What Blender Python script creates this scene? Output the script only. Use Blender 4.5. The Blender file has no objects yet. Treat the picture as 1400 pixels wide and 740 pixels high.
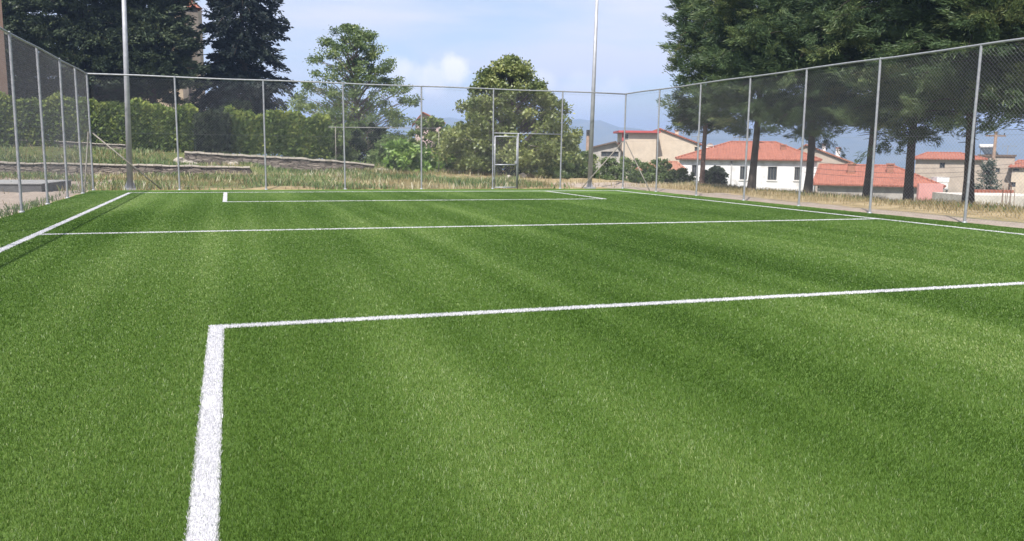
import bpy, math, random
import numpy as np
from mathutils import Vector, Matrix
R = math.radians
random.seed(7)
rng = np.random.default_rng(7)
scene = bpy.context.scene
COL = scene.collection

# ------------------------------------------------------------------ camera
H_CAM = 1.5
FPX, PIT, ROLL, YAW = 1121.6, R(8.22), R(0.676), R(18.973)
fw = np.array([math.sin(YAW)*math.cos(PIT), math.cos(YAW)*math.cos(PIT), -math.sin(PIT)])
_r = np.array([math.cos(YAW), -math.sin(YAW), 0.0])
_u = np.cross(_r, fw)
cr = math.cos(ROLL)*_r + math.sin(ROLL)*_u
cu = -math.sin(ROLL)*_r + math.cos(ROLL)*_u
CAM = np.array([0.0, 0.0, H_CAM])
cam_d = bpy.data.cameras.new('camera')
cam_d.sensor_width = 36
cam_d.lens = FPX/1400*36
cam_d.clip_start = 0.05
cam_d.clip_end = 20000
cam = bpy.data.objects.new('camera', cam_d)
COL.objects.link(cam)
m = Matrix.Identity(4)
for i in range(3):
    m[i][0], m[i][1], m[i][2], m[i][3] = cr[i], cu[i], -fw[i], CAM[i]
cam.matrix_world = m
scene.camera = cam


def ray(px, py):
    return fw + (px-700)/FPX*cr - (py-370)/FPX*cu


def atD(px, py, D):
    """world point seen at photo pixel (px,py) at camera depth D (metres)"""
    return CAM + ray(px, py)*D


def atY(px, py, Y):
    d = ray(px, py)
    return CAM + d*(Y/d[1])


def atZ(px, py, z=0.0):
    d = ray(px, py)
    return CAM + d*((z-H_CAM)/d[2])


# ------------------------------------------------------------------ object helpers
def tag(o, label=None, cat=None, group=None, kind=None):
    if label: o['label'] = label
    if cat: o['category'] = cat
    if group: o['group'] = group
    if kind: o['kind'] = kind
    return o


def empty(name, loc, rz=0.0, label=None, cat=None, group=None):
    o = bpy.data.objects.new(name, None)
    o.empty_display_size = 0.2
    COL.objects.link(o)
    o.location = tuple(float(v) for v in loc)
    o.rotation_euler = (0, 0, rz)
    return tag(o, label, cat, group)


def link(name, me, mat=None, parent=None):
    o = bpy.data.objects.new(name, me)
    COL.objects.link(o)
    if mat is not None and not me.materials:
        me.materials.append(mat)
    if parent is not None:
        o.parent = parent
    return o


def copy_tree(o, parent=None):
    c = o.copy()
    COL.objects.link(c)
    if parent is not None:
        c.parent = parent
    for ch in list(o.children):
        copy_tree(ch, c)
    return c


class MB:
    def __init__(self):
        self.v, self.f = [], []

    def poly(self, pts):
        n = len(self.v)
        self.v += [tuple(map(float, p)) for p in pts]
        self.f.append(tuple(range(n, n+len(pts))))
        return self

    def box(self, x0, y0, z0, x1, y1, z1):
        n = len(self.v)
        self.v += [(x0, y0, z0), (x1, y0, z0), (x1, y1, z0), (x0, y1, z0), (x0, y0, z1), (x1, y0, z1), (x1, y1, z1), (x0, y1, z1)]
        for q in ((0, 3, 2, 1), (4, 5, 6, 7), (0, 1, 5, 4), (1, 2, 6, 5), (2, 3, 7, 6), (3, 0, 4, 7)):
            self.f.append(tuple(n+i for i in q))
        return self

    def tube(self, p, q, r0, r1=None, n=10, caps=True):
        r1 = r0 if r1 is None else r1
        p, q = Vector(p), Vector(q)
        d = (q-p).normalized()
        a = d.orthogonal().normalized()
        b = d.cross(a)
        s = len(self.v)
        for c, r in ((p, r0), (q, r1)):
            for k in range(n):
                t = 2*math.pi*k/n
                self.v.append(tuple(c + a*(r*math.cos(t)) + b*(r*math.sin(t))))
        for k in range(n):
            j = (k+1) % n
            self.f.append((s+k, s+j, s+n+j, s+n+k))
        if caps:
            self.f.append(tuple(s+n-1-k for k in range(n)))
            self.f.append(tuple(s+n+k for k in range(n)))
        return self

    def path(self, pts, rad, n=7):
        """tapered tube through points, rings joined"""
        s = len(self.v)
        pts = [Vector(p) for p in pts]
        for i, p in enumerate(pts):
            d = (pts[min(i+1, len(pts)-1)]-pts[max(i-1, 0)]).normalized()
            a = d.cross(Vector((0.31, 0.9, 0.2))).normalized()
            b = d.cross(a)
            for k in range(n):
                t = 2*math.pi*k/n
                self.v.append(tuple(p + a*(rad[i]*math.cos(t)) + b*(rad[i]*math.sin(t))))
        for i in range(len(pts)-1):
            for k in range(n):
                j = (k+1) % n
                self.f.append((s+i*n+k, s+i*n+j, s+(i+1)*n+j, s+(i+1)*n+k))
        self.f.append(tuple(s+(len(pts)-1)*n+k for k in range(n)))
        return self

    def mesh(self, name, smooth=False):
        me = bpy.data.meshes.new(name)
        me.from_pydata(self.v, [], self.f)
        me.update()
        if smooth:
            me.polygons.foreach_set('use_smooth', [True]*len(me.polygons))
        return me

    def build(self, name, mat, parent=None, smooth=False):
        return link(name, self.mesh(name, smooth), mat, parent)


def np_mesh(name, verts, nper, tint=None, mat=None):
    """mesh of many separate n-gons (nper verts each); tint is one float per polygon"""
    verts = np.asarray(verts, np.float32).reshape(-1, 3)
    nv = len(verts)
    nf = nv//nper
    me = bpy.data.meshes.new(name)
    me.vertices.add(nv)
    me.vertices.foreach_set('co', verts.ravel())
    me.loops.add(nv)
    me.loops.foreach_set('vertex_index', np.arange(nv, dtype=np.int32))
    me.polygons.add(nf)
    me.polygons.foreach_set('loop_start', np.arange(0, nv, nper, dtype=np.int32))
    me.polygons.foreach_set('loop_total', np.full(nf, nper, np.int32))
    me.update(calc_edges=True)
    if tint is not None:
        at = me.attributes.new('tint', 'FLOAT', 'POINT')
        at.data.foreach_set('value', np.repeat(np.asarray(tint, np.float32), nper))
    if mat is not None:
        me.materials.append(mat)
    return me


# cheap smooth noise
class SinNoise:
    def __init__(self, seed, n=14):
        g = np.random.default_rng(seed)
        th = g.uniform(0, 2*np.pi, n)
        fr = g.uniform(0.5, 1.7, n)
        self.kx, self.ky, self.ph = np.cos(th)*fr, np.sin(th)*fr, g.uniform(0, 6.28, n)
        self.n = n

    def __call__(self, x, y):
        x, y = np.asarray(x, float), np.asarray(y, float)
        s = 0
        for a, b, c in zip(self.kx, self.ky, self.ph):
            s = s + np.sin(a*x+b*y+c)
        return s/math.sqrt(self.n)


NA, NB, NC_ = SinNoise(1), SinNoise(2), SinNoise(3)


def sstep(a, b, x):
    t = np.clip((np.asarray(x, float)-a)/(b-a), 0, 1)
    return t*t*(3-2*t)


# ------------------------------------------------------------------ materials
def new_mat(name):
    mt = bpy.data.materials.new(name)
    mt.use_nodes = True
    nt = mt.node_tree
    nt.nodes.clear()
    out = nt.nodes.new('ShaderNodeOutputMaterial')
    return mt, nt, out


def N(nt, typ, **kw):
    n = nt.nodes.new(typ)
    for k, v in kw.items():
        if k in n.inputs:
            n.inputs[k].default_value = v
        else:
            setattr(n, k, v)
    return n


def ramp(nt, fac, stops):
    r = nt.nodes.new('ShaderNodeValToRGB')
    cr_ = r.color_ramp
    while len(cr_.elements) < len(stops):
        cr_.elements.new(0.5)
    for e, (p, c) in zip(cr_.elements, stops):
        e.position = p
        e.color = (*c, 1) if len(c) == 3 else c
    nt.links.new(fac, r.inputs['Fac'])
    return r.outputs['Color']


def surf(name, c0, c1, scale=4.0, rough=0.85, bump=0.0, metal=0.0, detail=6, bscale=None, stain=None, spec=0.3):
    """noise-mottled surface between two colours, with bump"""
    mt, nt, out = new_mat(name)
    tc = N(nt, 'ShaderNodeTexCoord')
    no = N(nt, 'ShaderNodeTexNoise', Scale=scale, Detail=detail, Roughness=0.6)
    nt.links.new(tc.outputs['Object'], no.inputs['Vector'])
    col = ramp(nt, no.outputs['Fac'], [(0.3, c0), (0.7, c1)])
    if stain:
        n2 = N(nt, 'ShaderNodeTexNoise', Scale=stain[1], Detail=4)
        nt.links.new(tc.outputs['Object'], n2.inputs['Vector'])
        mx = N(nt, 'ShaderNodeMix', data_type='RGBA')
        f = ramp(nt, n2.outputs['Fac'], [(0.5, (0, 0, 0)), (0.72, (1, 1, 1))])
        nt.links.new(f, mx.inputs[0])
        nt.links.new(col, mx.inputs[6])
        mx.inputs[7].default_value = (*stain[0], 1)
        col = mx.outputs[2]
    b = N(nt, 'ShaderNodeBsdfPrincipled')
    b.inputs['Roughness'].default_value = rough
    b.inputs['Metallic'].default_value = metal
    b.inputs['Specular IOR Level'].default_value = spec
    nt.links.new(col, b.inputs['Base Color'])
    if bump:
        n3 = N(nt, 'ShaderNodeTexNoise', Scale=bscale or scale*3, Detail=5)
        nt.links.new(tc.outputs['Object'], n3.inputs['Vector'])
        bp = N(nt, 'ShaderNodeBump', Strength=bump, Distance=0.05)
        nt.links.new(n3.outputs['Fac'], bp.inputs['Height'])
        nt.links.new(bp.outputs['Normal'], b.inputs['Normal'])
    nt.links.new(b.outputs['BSDF'], out.inputs['Surface'])
    return mt


def leaf_mat(name, stops, transl=0.3, gloss=0.0):
    """foliage: colour by the per-leaf tint attribute, part translucent"""
    mt, nt, out = new_mat(name)
    at = N(nt, 'ShaderNodeAttribute', attribute_name='tint')
    col = ramp(nt, at.outputs['Fac'], stops)
    d = N(nt, 'ShaderNodeBsdfDiffuse')
    t = N(nt, 'ShaderNodeBsdfTranslucent')
    mx = N(nt, 'ShaderNodeMixShader', Fac=transl)
    nt.links.new(col, d.inputs['Color'])
    nt.links.new(col, t.inputs['Color'])
    nt.links.new(d.outputs[0], mx.inputs[1])
    nt.links.new(t.outputs[0], mx.inputs[2])
    sh = mx.outputs[0]
    if gloss:
        g = N(nt, 'ShaderNodeBsdfGlossy', Roughness=0.45)
        m2 = N(nt, 'ShaderNodeMixShader', Fac=gloss)
        nt.links.new(sh, m2.inputs[1])
        nt.links.new(g.outputs[0], m2.inputs[2])
        sh = m2.outputs[0]
    nt.links.new(sh, out.inputs['Surface'])
    return mt


def tile_mat(name, c0, c1):
    mt, nt, out = new_mat(name)
    tc = N(nt, 'ShaderNodeTexCoord')
    br = N(nt, 'ShaderNodeTexNoise', Scale=3.5, Detail=8, Roughness=0.75)
    nt.links.new(tc.outputs['Object'], br.inputs['Vector'])
    col = ramp(nt, br.outputs['Fac'], [(0.3, c0), (0.55, c1), (0.8, tuple(min(1, v*1.25) for v in c1))])
    w1 = N(nt, 'ShaderNodeTexWave', Scale=1.35, Distortion=0.6, bands_direction='X')
    nt.links.new(tc.outputs['Object'], w1.inputs['Vector'])
    w2 = N(nt, 'ShaderNodeTexWave', Scale=1.1, Distortion=0.3, bands_direction='Y', wave_profile='SAW')
    nt.links.new(tc.outputs['Object'], w2.inputs['Vector'])
    ad = N(nt, 'ShaderNodeMath', operation='ADD')
    nt.links.new(w1.outputs['Fac'], ad.inputs[0])
    nt.links.new(w2.outputs['Fac'], ad.inputs[1])
    bp = N(nt, 'ShaderNodeBump', Strength=0.8, Distance=0.08)
    nt.links.new(ad.outputs[0], bp.inputs['Height'])
    b = N(nt, 'ShaderNodeBsdfPrincipled', Roughness=0.8)
    nt.links.new(col, b.inputs['Base Color'])
    nt.links.new(bp.outputs['Normal'], b.inputs['Normal'])
    nt.links.new(b.outputs[0], out.inputs['Surface'])
    return mt


def stone_mat(name):
    mt, nt, out = new_mat(name)
    tc = N(nt, 'ShaderNodeTexCoord')
    mp = N(nt, 'ShaderNodeMapping', Scale=(1, 1, 5.5))
    nt.links.new(tc.outputs['Object'], mp.inputs['Vector'])
    vo = N(nt, 'ShaderNodeTexVoronoi', Scale=2.6)
    nt.links.new(mp.outputs[0], vo.inputs['Vector'])
    hsv = N(nt, 'ShaderNodeSeparateColor')
    nt.links.new(vo.outputs['Color'], hsv.inputs[0])
    col = ramp(nt, hsv.outputs[0], [(0.0, (0.11, 0.09, 0.08)), (0.5, (0.20, 0.165, 0.14)), (1.0, (0.33, 0.28, 0.24))])
    ve = N(nt, 'ShaderNodeTexVoronoi', Scale=2.6, feature='DISTANCE_TO_EDGE')
    nt.links.new(mp.outputs[0], ve.inputs['Vector'])
    f = ramp(nt, ve.outputs['Distance'], [(0.0, (0, 0, 0)), (0.09, (1, 1, 1))])
    mx = N(nt, 'ShaderNodeMix', data_type='RGBA')
    nt.links.new(f, mx.inputs[0])
    mx.inputs[6].default_value = (0.07, 0.06, 0.05, 1)
    nt.links.new(col, mx.inputs[7])
    bp = N(nt, 'ShaderNodeBump', Strength=1.0, Distance=0.06)
    nt.links.new(f, bp.inputs['Height'])
    b = N(nt, 'ShaderNodeBsdfPrincipled', Roughness=0.9)
    nt.links.new(mx.outputs[2], b.inputs['Base Color'])
    nt.links.new(bp.outputs['Normal'], b.inputs['Normal'])
    nt.links.new(b.outputs[0], out.inputs['Surface'])
    return mt


M = {}
M['steel'] = surf('galvanised steel', (0.24, 0.25, 0.27), (0.36, 0.37, 0.39), 9, 0.5, 0, 0.35)
M['pole'] = surf('galvanised pole steel', (0.30, 0.31, 0.34), (0.42, 0.43, 0.46), 5, 0.5, 0, 0.3)
M['wire'] = surf('chain link wire', (0.20, 0.205, 0.22), (0.29, 0.295, 0.315), 15, 0.5, 0, 0.35)
M['brace'] = surf('weathered brace pipe', (0.19, 0.175, 0.15), (0.29, 0.27, 0.235), 7, 0.6, 0, 0.2)
M['white_wall'] = surf('whitewashed render', (0.70, 0.70, 0.71), (0.80, 0.80, 0.80), 2, 0.9, 0.15, stain=((0.52, 0.51, 0.5), 1.3))
M['beige'] = surf('beige render', (0.50, 0.42, 0.33), (0.60, 0.51, 0.41), 1.5, 0.9, 0.1, stain=((0.42, 0.36, 0.3), 0.7))
M['tan'] = surf('tan render', (0.36, 0.30, 0.25), (0.45, 0.38, 0.32), 1.5, 0.9, 0.1, stain=((0.3, 0.26, 0.22), 0.8))
M['grey_wall'] = surf('grey beige render', (0.33, 0.31, 0.29), (0.44, 0.41, 0.38), 2, 0.9, 0.1, stain=((0.24, 0.22, 0.2), 1.1))
M['brown'] = surf('brown render', (0.15, 0.10, 0.08), (0.20, 0.14, 0.11), 1.2, 0.9, 0.1)
M['old_stone'] = surf('old tan stonework', (0.34, 0.27, 0.19), (0.48, 0.39, 0.29), 1.8, 0.9, 0.3)
M['buttress'] = surf('weathered concrete', (0.15, 0.13, 0.11), (0.24, 0.21, 0.18), 1.3, 0.9, 0.2)
M['pink_white'] = surf('pinkish pale wall', (0.48, 0.36, 0.33), (0.58, 0.45, 0.42), 2, 0.9)
M['pink'] = surf('pink painted wall', (0.52, 0.25, 0.23), (0.60, 0.32, 0.29), 2, 0.9)
M['tile'] = tile_mat('terracotta tiles', (0.20, 0.070, 0.047), (0.35, 0.130, 0.085))
M['tile_dull'] = tile_mat('faded tiles', (0.24, 0.10, 0.065), (0.40, 0.19, 0.13))
M['red_paint'] = surf('red painted fascia', (0.40, 0.07, 0.07), (0.48, 0.10, 0.10), 3, 0.6)
M['brick'] = surf('chimney brick', (0.25, 0.12, 0.08), (0.38, 0.19, 0.14), 6, 0.9, 0.2)
M['frame'] = surf('dark window frame', (0.10, 0.095, 0.09), (0.15, 0.14, 0.13), 6, 0.6)
M['white_frame'] = surf('white trim', (0.62, 0.61, 0.59), (0.72, 0.71, 0.69), 6, 0.7)
M['eave'] = surf('dark eave board', (0.10, 0.075, 0.06), (0.15, 0.11, 0.09), 4, 0.8)
M['concrete'] = surf('pale concrete', (0.46, 0.43, 0.38), (0.58, 0.55, 0.50), 2.5, 0.9, 0.15, stain=((0.36, 0.33, 0.29), 1.5))
M['kerb'] = surf('grey concrete', (0.24, 0.24, 0.24), (0.33, 0.33, 0.32), 3, 0.9, 0.15)
M['slab_shade'] = surf('concrete with shade in colour', (0.08, 0.08, 0.085), (0.14, 0.14, 0.14), 3, 0.9, 0.2)  # platform face: its shadow side painted in as a darker base colour
M['coping'] = surf('stone coping', (0.36, 0.32, 0.27), (0.48, 0.43, 0.38), 2.2, 0.9, 0.4)
M['stone'] = stone_mat('dry stone walling')
M['rock'] = surf('pale rock', (0.26, 0.23, 0.19), (0.42, 0.38, 0.33), 3, 0.95, 0.4)
M['wood'] = surf('weathered pole wood', (0.17, 0.12, 0.09), (0.26, 0.19, 0.15), 6, 0.9, 0.2)
M['black'] = surf('dark insulator', (0.03, 0.03, 0.035), (0.05, 0.05, 0.055), 6, 0.5)
M['rust'] = surf('rusty rebar', (0.10, 0.055, 0.035), (0.17, 0.09, 0.06), 8, 0.9)
M['bark'] = surf('dark conifer bark', (0.045, 0.038, 0.032), (0.10, 0.082, 0.068), 7, 0.95, 0.6)
M['bark_light'] = surf('grey brown bark', (0.12, 0.10, 0.085), (0.2, 0.17, 0.14), 7, 0.95, 0.5)
M['bark_red'] = surf('reddish bark', (0.16, 0.10, 0.08), (0.24, 0.16, 0.13), 7, 0.95, 0.5)
g = surf('window glass', (0.035, 0.042, 0.05), (0.06, 0.07, 0.08), 2, 0.12)
M['glass'] = g
M['needles'] = leaf_mat('conifer needles', [(0, (0.041, 0.073, 0.037)), (0.45, (0.085, 0.133, 0.058)), (0.8, (0.151, 0.196, 0.073)), (1, (0.202, 0.224, 0.087))], 0.3, 0.02)
M['dark_needles'] = leaf_mat('dark conifer needles', [(0, (0.030, 0.046, 0.030)), (0.6, (0.063, 0.086, 0.046)), (1, (0.115, 0.138, 0.063))], 0.2, 0.02)
M['spruce'] = leaf_mat('blue spruce needles', [(0, (0.014, 0.022, 0.023)), (0.6, (0.029, 0.041, 0.034)), (1, (0.054, 0.068, 0.043))], 0.15, 0.02)
M['blue_spruce'] = leaf_mat('pale spruce needles', [(0, (0.05, 0.075, 0.06)), (0.6, (0.09, 0.12, 0.10)), (1, (0.13, 0.16, 0.12))], 0.15)
M['airy'] = leaf_mat('loose tree leaves', [(0, (0.070, 0.112, 0.041)), (0.5, (0.148, 0.212, 0.067)), (1, (0.295, 0.345, 0.100))], 0.35, 0.04)
M['olive'] = leaf_mat('olive green leaves', [(0, (0.083, 0.120, 0.039)), (0.5, (0.184, 0.223, 0.067)), (1, (0.367, 0.380, 0.132))], 0.3, 0.04)
M['hedge'] = leaf_mat('hedge leaves', [(0, (0.060, 0.097, 0.033)), (0.5, (0.130, 0.184, 0.053)), (1, (0.317, 0.356, 0.092))], 0.3)
M['dark_hedge'] = leaf_mat('dark hedge leaves', [(0, (0.022, 0.034, 0.025)), (0.5, (0.042, 0.056, 0.036)), (1, (0.077, 0.098, 0.050))], 0.2)
M['bright'] = leaf_mat('bright shrub leaves', [(0, (0.090, 0.167, 0.037)), (0.5, (0.179, 0.298, 0.060)), (1, (0.325, 0.437, 0.113))], 0.35, 0.03)
M['weed'] = leaf_mat('weed leaves', [(0, (0.058, 0.097, 0.032)), (0.5, (0.128, 0.194, 0.058)), (1, (0.257, 0.312, 0.128))], 0.3, 0.03)
M['fig'] = leaf_mat('fig leaves', [(0, (0.055, 0.090, 0.047)), (0.5, (0.125, 0.171, 0.086)), (1, (0.437, 0.504, 0.312))], 0.25, 0.05)
M['dry'] = leaf_mat('dry grass', [(0, (0.115, 0.105, 0.045)), (0.35, (0.24, 0.195, 0.095)), (0.75, (0.40, 0.325, 0.18)), (1, (0.60, 0.53, 0.36))], 0.3)
M['flower'] = leaf_mat('pale wild flowers', [(0, (0.25, 0.25, 0.10)), (0.5, (0.45, 0.42, 0.24)), (1, (0.66, 0.63, 0.52))], 0.3)
M['turf_blade'] = leaf_mat('turf fibre', [(0, (0.038, 0.091, 0.010)), (0.5, (0.086, 0.165, 0.021)), (0.85, (0.176, 0.259, 0.061)), (1, (0.337, 0.387, 0.160))], 0.3, 0.03)
M['white_blade'] = leaf_mat('white turf fibre', [(0, (0.55, 0.55, 0.575)), (1, (0.69, 0.69, 0.715))], 0.25, 0.03)
M['white_sheet'] = surf('white turf backing', (0.56, 0.56, 0.57), (0.66, 0.66, 0.67), 60, 0.9)

# ------------------------------------------------------------------ field numbers (metres)
XL, XR = -3.17, 14.80           # touchlines
FL, FR, FY = -4.54, 16.07, 32.15  # fences
YN, YH, YF, YG = 7.23, 15.87, 24.68, 30.10
XB, XBR = -0.15, 11.69
LW = 0.11


# ------------------------------------------------------------------ ground
def terr(x, y):
    x, y = np.asarray(x, float), np.asarray(y, float)
    # terraces behind the far fence on the left
    bank = 0.10*sstep(34, 45, y) + (0.50*sstep(45.35, 45.6, y))*(1-sstep(0.6, 2.6, x)) + 0.15*sstep(36, 49, y)*sstep(0, 3, x)
    top = np.interp(x, [-60, -10, -2.3, 8.3, 14, 18], [1.7, 1.5, 1.22, 0.58, 0.22, 0.0])
    bank = bank + (top-bank)*sstep(50.2, 50.6, y)*sstep(-3.5, -2.3, x) + (top-bank)*sstep(46, 52, y)*(1-sstep(-3.5, -2.3, x))
    bank = bank*(1-sstep(15, 21, x))
    bank = bank*(1-sstep(65, 100, y)) - 5*sstep(66, 120, y)
    # fall of the hill on the right
    drop = -3.2*sstep(21.6, 32.5, x) - 5.0*sstep(40, 110, x)
    z = np.minimum(bank, bank+drop)
    far = np.sqrt(x*x+y*y)
    z = z - 26*sstep(110, 520, far)
    rough = 0.05*NA(x*1.3, y*1.3) + 0.03*NB(x*3.1, y*3.1)
    inside = (1-sstep(FR, FR+0.5, x))*(sstep(FL-0.5, FL, x))*(1-sstep(FY, FY+0.5, y))
    z = z + rough*(1-inside)*(1-0.6*sstep(FR+4, FR, x)*(x > FR))
    return z - 0.035*inside - 0.02


def axis(segs):
    out = []
    for a, b, s in segs:
        out += list(np.arange(a, b, s))
    return np.array(out+[segs[-1][1]])


gx = axis([(-1600, -200, 100), (-200, -50, 15), (-50, -14, 2), (-14, 45, 0.5), (45, 120, 3), (120, 400, 20), (400, 3600, 150)])
gy = axis([(-260, -20, 30), (-20, 20, 2), (20, 62, 0.4), (62, 130, 3), (130, 400, 20), (400, 3600, 150)])
GX, GY = np.meshgrid(gx, gy)
GZ = terr(GX, GY)
nx, ny = len(gx), len(gy)
vv = np.stack([GX.ravel(), GY.ravel(), GZ.ravel()], 1)
ii = (np.arange(ny-1)[:, None]*nx + np.arange(nx-1)[None, :]).ravel()
ff = np.stack([ii, ii+1, ii+1+nx, ii+nx], 1)
me = bpy.data.meshes.new('ground')
me.from_pydata(vv.tolist(), [], ff.tolist())
me.polygons.foreach_set('use_smooth', [True]*len(me.polygons))
me.update()
# cover weights: gravel, green
xg, yg = vv[:, 0], vv[:, 1]
gravel = (sstep(FR-0.6, FR, xg)*(1-sstep(17.2, 18.6, xg + 0.35*NA(xg*.7, yg*.7)))*(1-sstep(36, 40, yg)))
gravel = np.maximum(gravel, (1-sstep(FL-0.4, FL, xg))*(1-sstep(40, 44, yg + 0.8*NB(xg, yg))))
gravel = np.maximum(gravel, 0.75*sstep(13.5, 16, xg)*(1-sstep(19, 21, xg))*sstep(34, 35, yg)*(1-sstep(37, 39, yg)))
green = np.clip(0.5*sstep(FY, FY+1, yg)*(1-sstep(13, 16, xg)) + 0.45*sstep(45.4, 46, yg)*(1-sstep(4, 9, xg)) + 0.8*sstep(60, 75, yg) + 0.75*sstep(27, 34, xg) + 0.7*sstep(20.2, 21.5, xg)*(1-sstep(26, 29, xg)) + 0.25*NB(xg*.5, yg*.5), 0, 1)
for nm, ar in (('gravel', gravel), ('green', green)):
    at = me.attributes.new(nm, 'FLOAT', 'POINT')
    at.data.foreach_set('value', ar.astype(np.float32))
mt, nt, out = new_mat('ground cover')
tc = N(nt, 'ShaderNodeTexCoord')


def noise(nt, tc, scale, detail=8, rough=0.65):
    n = N(nt, 'ShaderNodeTexNoise', Scale=scale, Detail=detail, Roughness=rough)
    nt.links.new(tc.outputs['Object'], n.inputs['Vector'])
    return n.outputs['Fac']


dry = ramp(nt, noise(nt, tc, 1.7), [(0.28, (0.15, 0.12, 0.06)), (0.5, (0.30, 0.235, 0.135)), (0.72, (0.42, 0.34, 0.21))])
grv = ramp(nt, noise(nt, tc, 3.0, 10, 0.75), [(0.25, (0.22, 0.175, 0.14)), (0.5, (0.33, 0.275, 0.23)), (0.75, (0.44, 0.38, 0.325))])
grn = ramp(nt, noise(nt, tc, 1.2), [(0.25, (0.05, 0.065, 0.025)), (0.6, (0.11, 0.13, 0.045)), (0.8, (0.22, 0.20, 0.085))])
prev = dry
for nm, c in (('green', grn), ('gravel', grv)):
    at = N(nt, 'ShaderNodeAttribute', attribute_name=nm)
    ad = N(nt, 'ShaderNodeMath', operation='MULTIPLY_ADD')
    ad.inputs[1].default_value = 0.5
    nt.links.new(noise(nt, tc, 2.3), ad.inputs[0])
    nt.links.new(at.outputs['Fac'], ad.inputs[2])
    f = ramp(nt, ad.outputs[0], [(0.42, (0, 0, 0)), (0.86, (1, 1, 1))])
    mx = N(nt, 'ShaderNodeMix', data_type='RGBA')
    nt.links.new(f, mx.inputs[0])
    nt.links.new(prev, mx.inputs[6])
    nt.links.new(c, mx.inputs[7])
    prev = mx.outputs[2]
b = N(nt, 'ShaderNodeBsdfPrincipled', Roughness=0.95)
b.inputs['Specular IOR Level'].default_value = 0.1
nt.links.new(prev, b.inputs['Base Color'])
bp = N(nt, 'ShaderNodeBump', Strength=0.7, Distance=0.06)
nt.links.new(noise(nt, tc, 9, 6), bp.inputs['Height'])
nt.links.new(bp.outputs['Normal'], b.inputs['Normal'])
nt.links.new(b.outputs[0], out.inputs['Surface'])
tag(link('ground', me, mt), kind='structure')

# turf sheet (light and dark streaks of brushed pile shading put into its colour)
mt, nt, out = new_mat('artificial turf')
tc = N(nt, 'ShaderNodeTexCoord')
mp = N(nt, 'ShaderNodeMapping', Scale=(1.0, 0.16, 1))
nt.links.new(tc.outputs['Object'], mp.inputs['Vector'])
ns = N(nt, 'ShaderNodeTexNoise', Scale=0.85, Detail=5, Roughness=0.62)
nt.links.new(mp.outputs[0], ns.inputs['Vector'])
big = ramp(nt, ns.outputs['Fac'], [(0.32, (0.046, 0.096, 0.010)), (0.52, (0.076, 0.140, 0.019)), (0.68, (0.106, 0.176, 0.034))])
fine = ramp(nt, noise(nt, tc, 55, 6, 0.8), [(0.25, (0.35, 0.4, 0.35)), (0.5, (0.95, 0.95, 0.95)), (0.75, (1.7, 1.6, 1.6))])
mx = N(nt, 'ShaderNodeMix', data_type='RGBA', blend_type='MULTIPLY')
mx.inputs[0].default_value = 1
nt.links.new(big, mx.inputs[6])
nt.links.new(fine, mx.inputs[7])
b = N(nt, 'ShaderNodeBsdfPrincipled', Roughness=0.9)
b.inputs['Specular IOR Level'].default_value = 0.12
b.inputs['Sheen Weight'].default_value = 0.12
b.inputs['Sheen Tint'].default_value = (0.6, 0.9, 0.4, 1)
nt.links.new(mx.outputs[2], b.inputs['Base Color'])
bp = N(nt, 'ShaderNodeBump', Strength=0.9, Distance=0.02)
nt.links.new(noise(nt, tc, 42, 4, 0.8), bp.inputs['Height'])
nt.links.new(bp.outputs['Normal'], b.inputs['Normal'])
nt.links.new(b.outputs[0], out.inputs['Surface'])
M['turf'] = mt


def edge(u, s):
    return 0.035*np.sin(u*2.1+s)+0.02*np.sin(u*5.3+s*2)


tv, tf = [], []
yy = np.arange(-1.0, FY+0.01, 0.25)
for y in yy:
    xa, xb = FL-0.02+edge(y, 1), FR+0.05+edge(y, 4)
    for t in np.linspace(0, 1, 60):
        x = xa+(xb-xa)*t
        tv.append((x, y + (0.03*math.sin(x*2.7) if y > FY-0.1 else 0), 0.0))
for j in range(len(yy)-1):
    for i in range(59):
        a = j*60+i
        tf.append((a, a+1, a+61, a+60))
me = bpy.data.meshes.new('pitch_turf')
me.from_pydata(tv, [], tf)
tag(link('pitch_turf', me, M['turf']), 'green artificial turf of the small football pitch', kind='structure')

# ------------------------------------------------------------------ turf fibres and white lines
LINES = [
    ('white left touchline running along the left fence', (XL-LW/2, -0.9, XL+LW/2, YG+LW/2)),
    ('white right touchline running along the right fence', (XR-LW/2, -0.9, XR+LW/2, YG+LW/2)),
    ('white far goal line along the far fence', (XL+LW/2, YG-LW/2, XR-LW/2, YG+LW/2)),
    ('white halfway line crossing the whole pitch', (XL+LW/2, YH-LW/2, XR-LW/2, YH+LW/2)),
    ('near white penalty area side line leading towards the camera', (XB-LW/2, -0.9, XB+LW/2, YN+LW/2)),
    ('near white penalty area front line', (XB+LW/2, YN-LW/2, XBR+0.6, YN+LW/2)),
    ('short white left side line of the far penalty area', (XB-LW/2, YF-LW/2, XB+LW/2, YG-LW/2)),
    ('white front line of the far penalty area', (XB+LW/2, YF-LW/2, XBR-LW/2, YF+LW/2)),
    ('short white right side line of the far penalty area', (XBR-LW/2, YF-LW/2, XBR+LW/2, YG-LW/2)),
]


def in_view(x, y, pad=0.12):
    d = x*fw[0]+y*fw[1]-H_CAM*fw[2]
    r_ = x*cr[0]+y*cr[1]-H_CAM*cr[2]
    return (d > 2.2) & (np.abs(r_/np.maximum(d, .1)) < 0.63+pad)


def scatter(n, dmin, dmax, p):
    """points on the turf, areal density falling as d**-p"""
    k = 2-p
    u = rng.uniform(0, 1, n)
    d = (dmin**k + u*(dmax**k-dmin**k))**(1/k)
    a = YAW + rng.uniform(-0.66, 0.66, n)
    x, y = d*np.sin(a), d*np.cos(a)
    ok = (x > FL) & (x < FR) & (y < FY-0.1) & in_view(x, y)
    return x[ok], y[ok]


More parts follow.
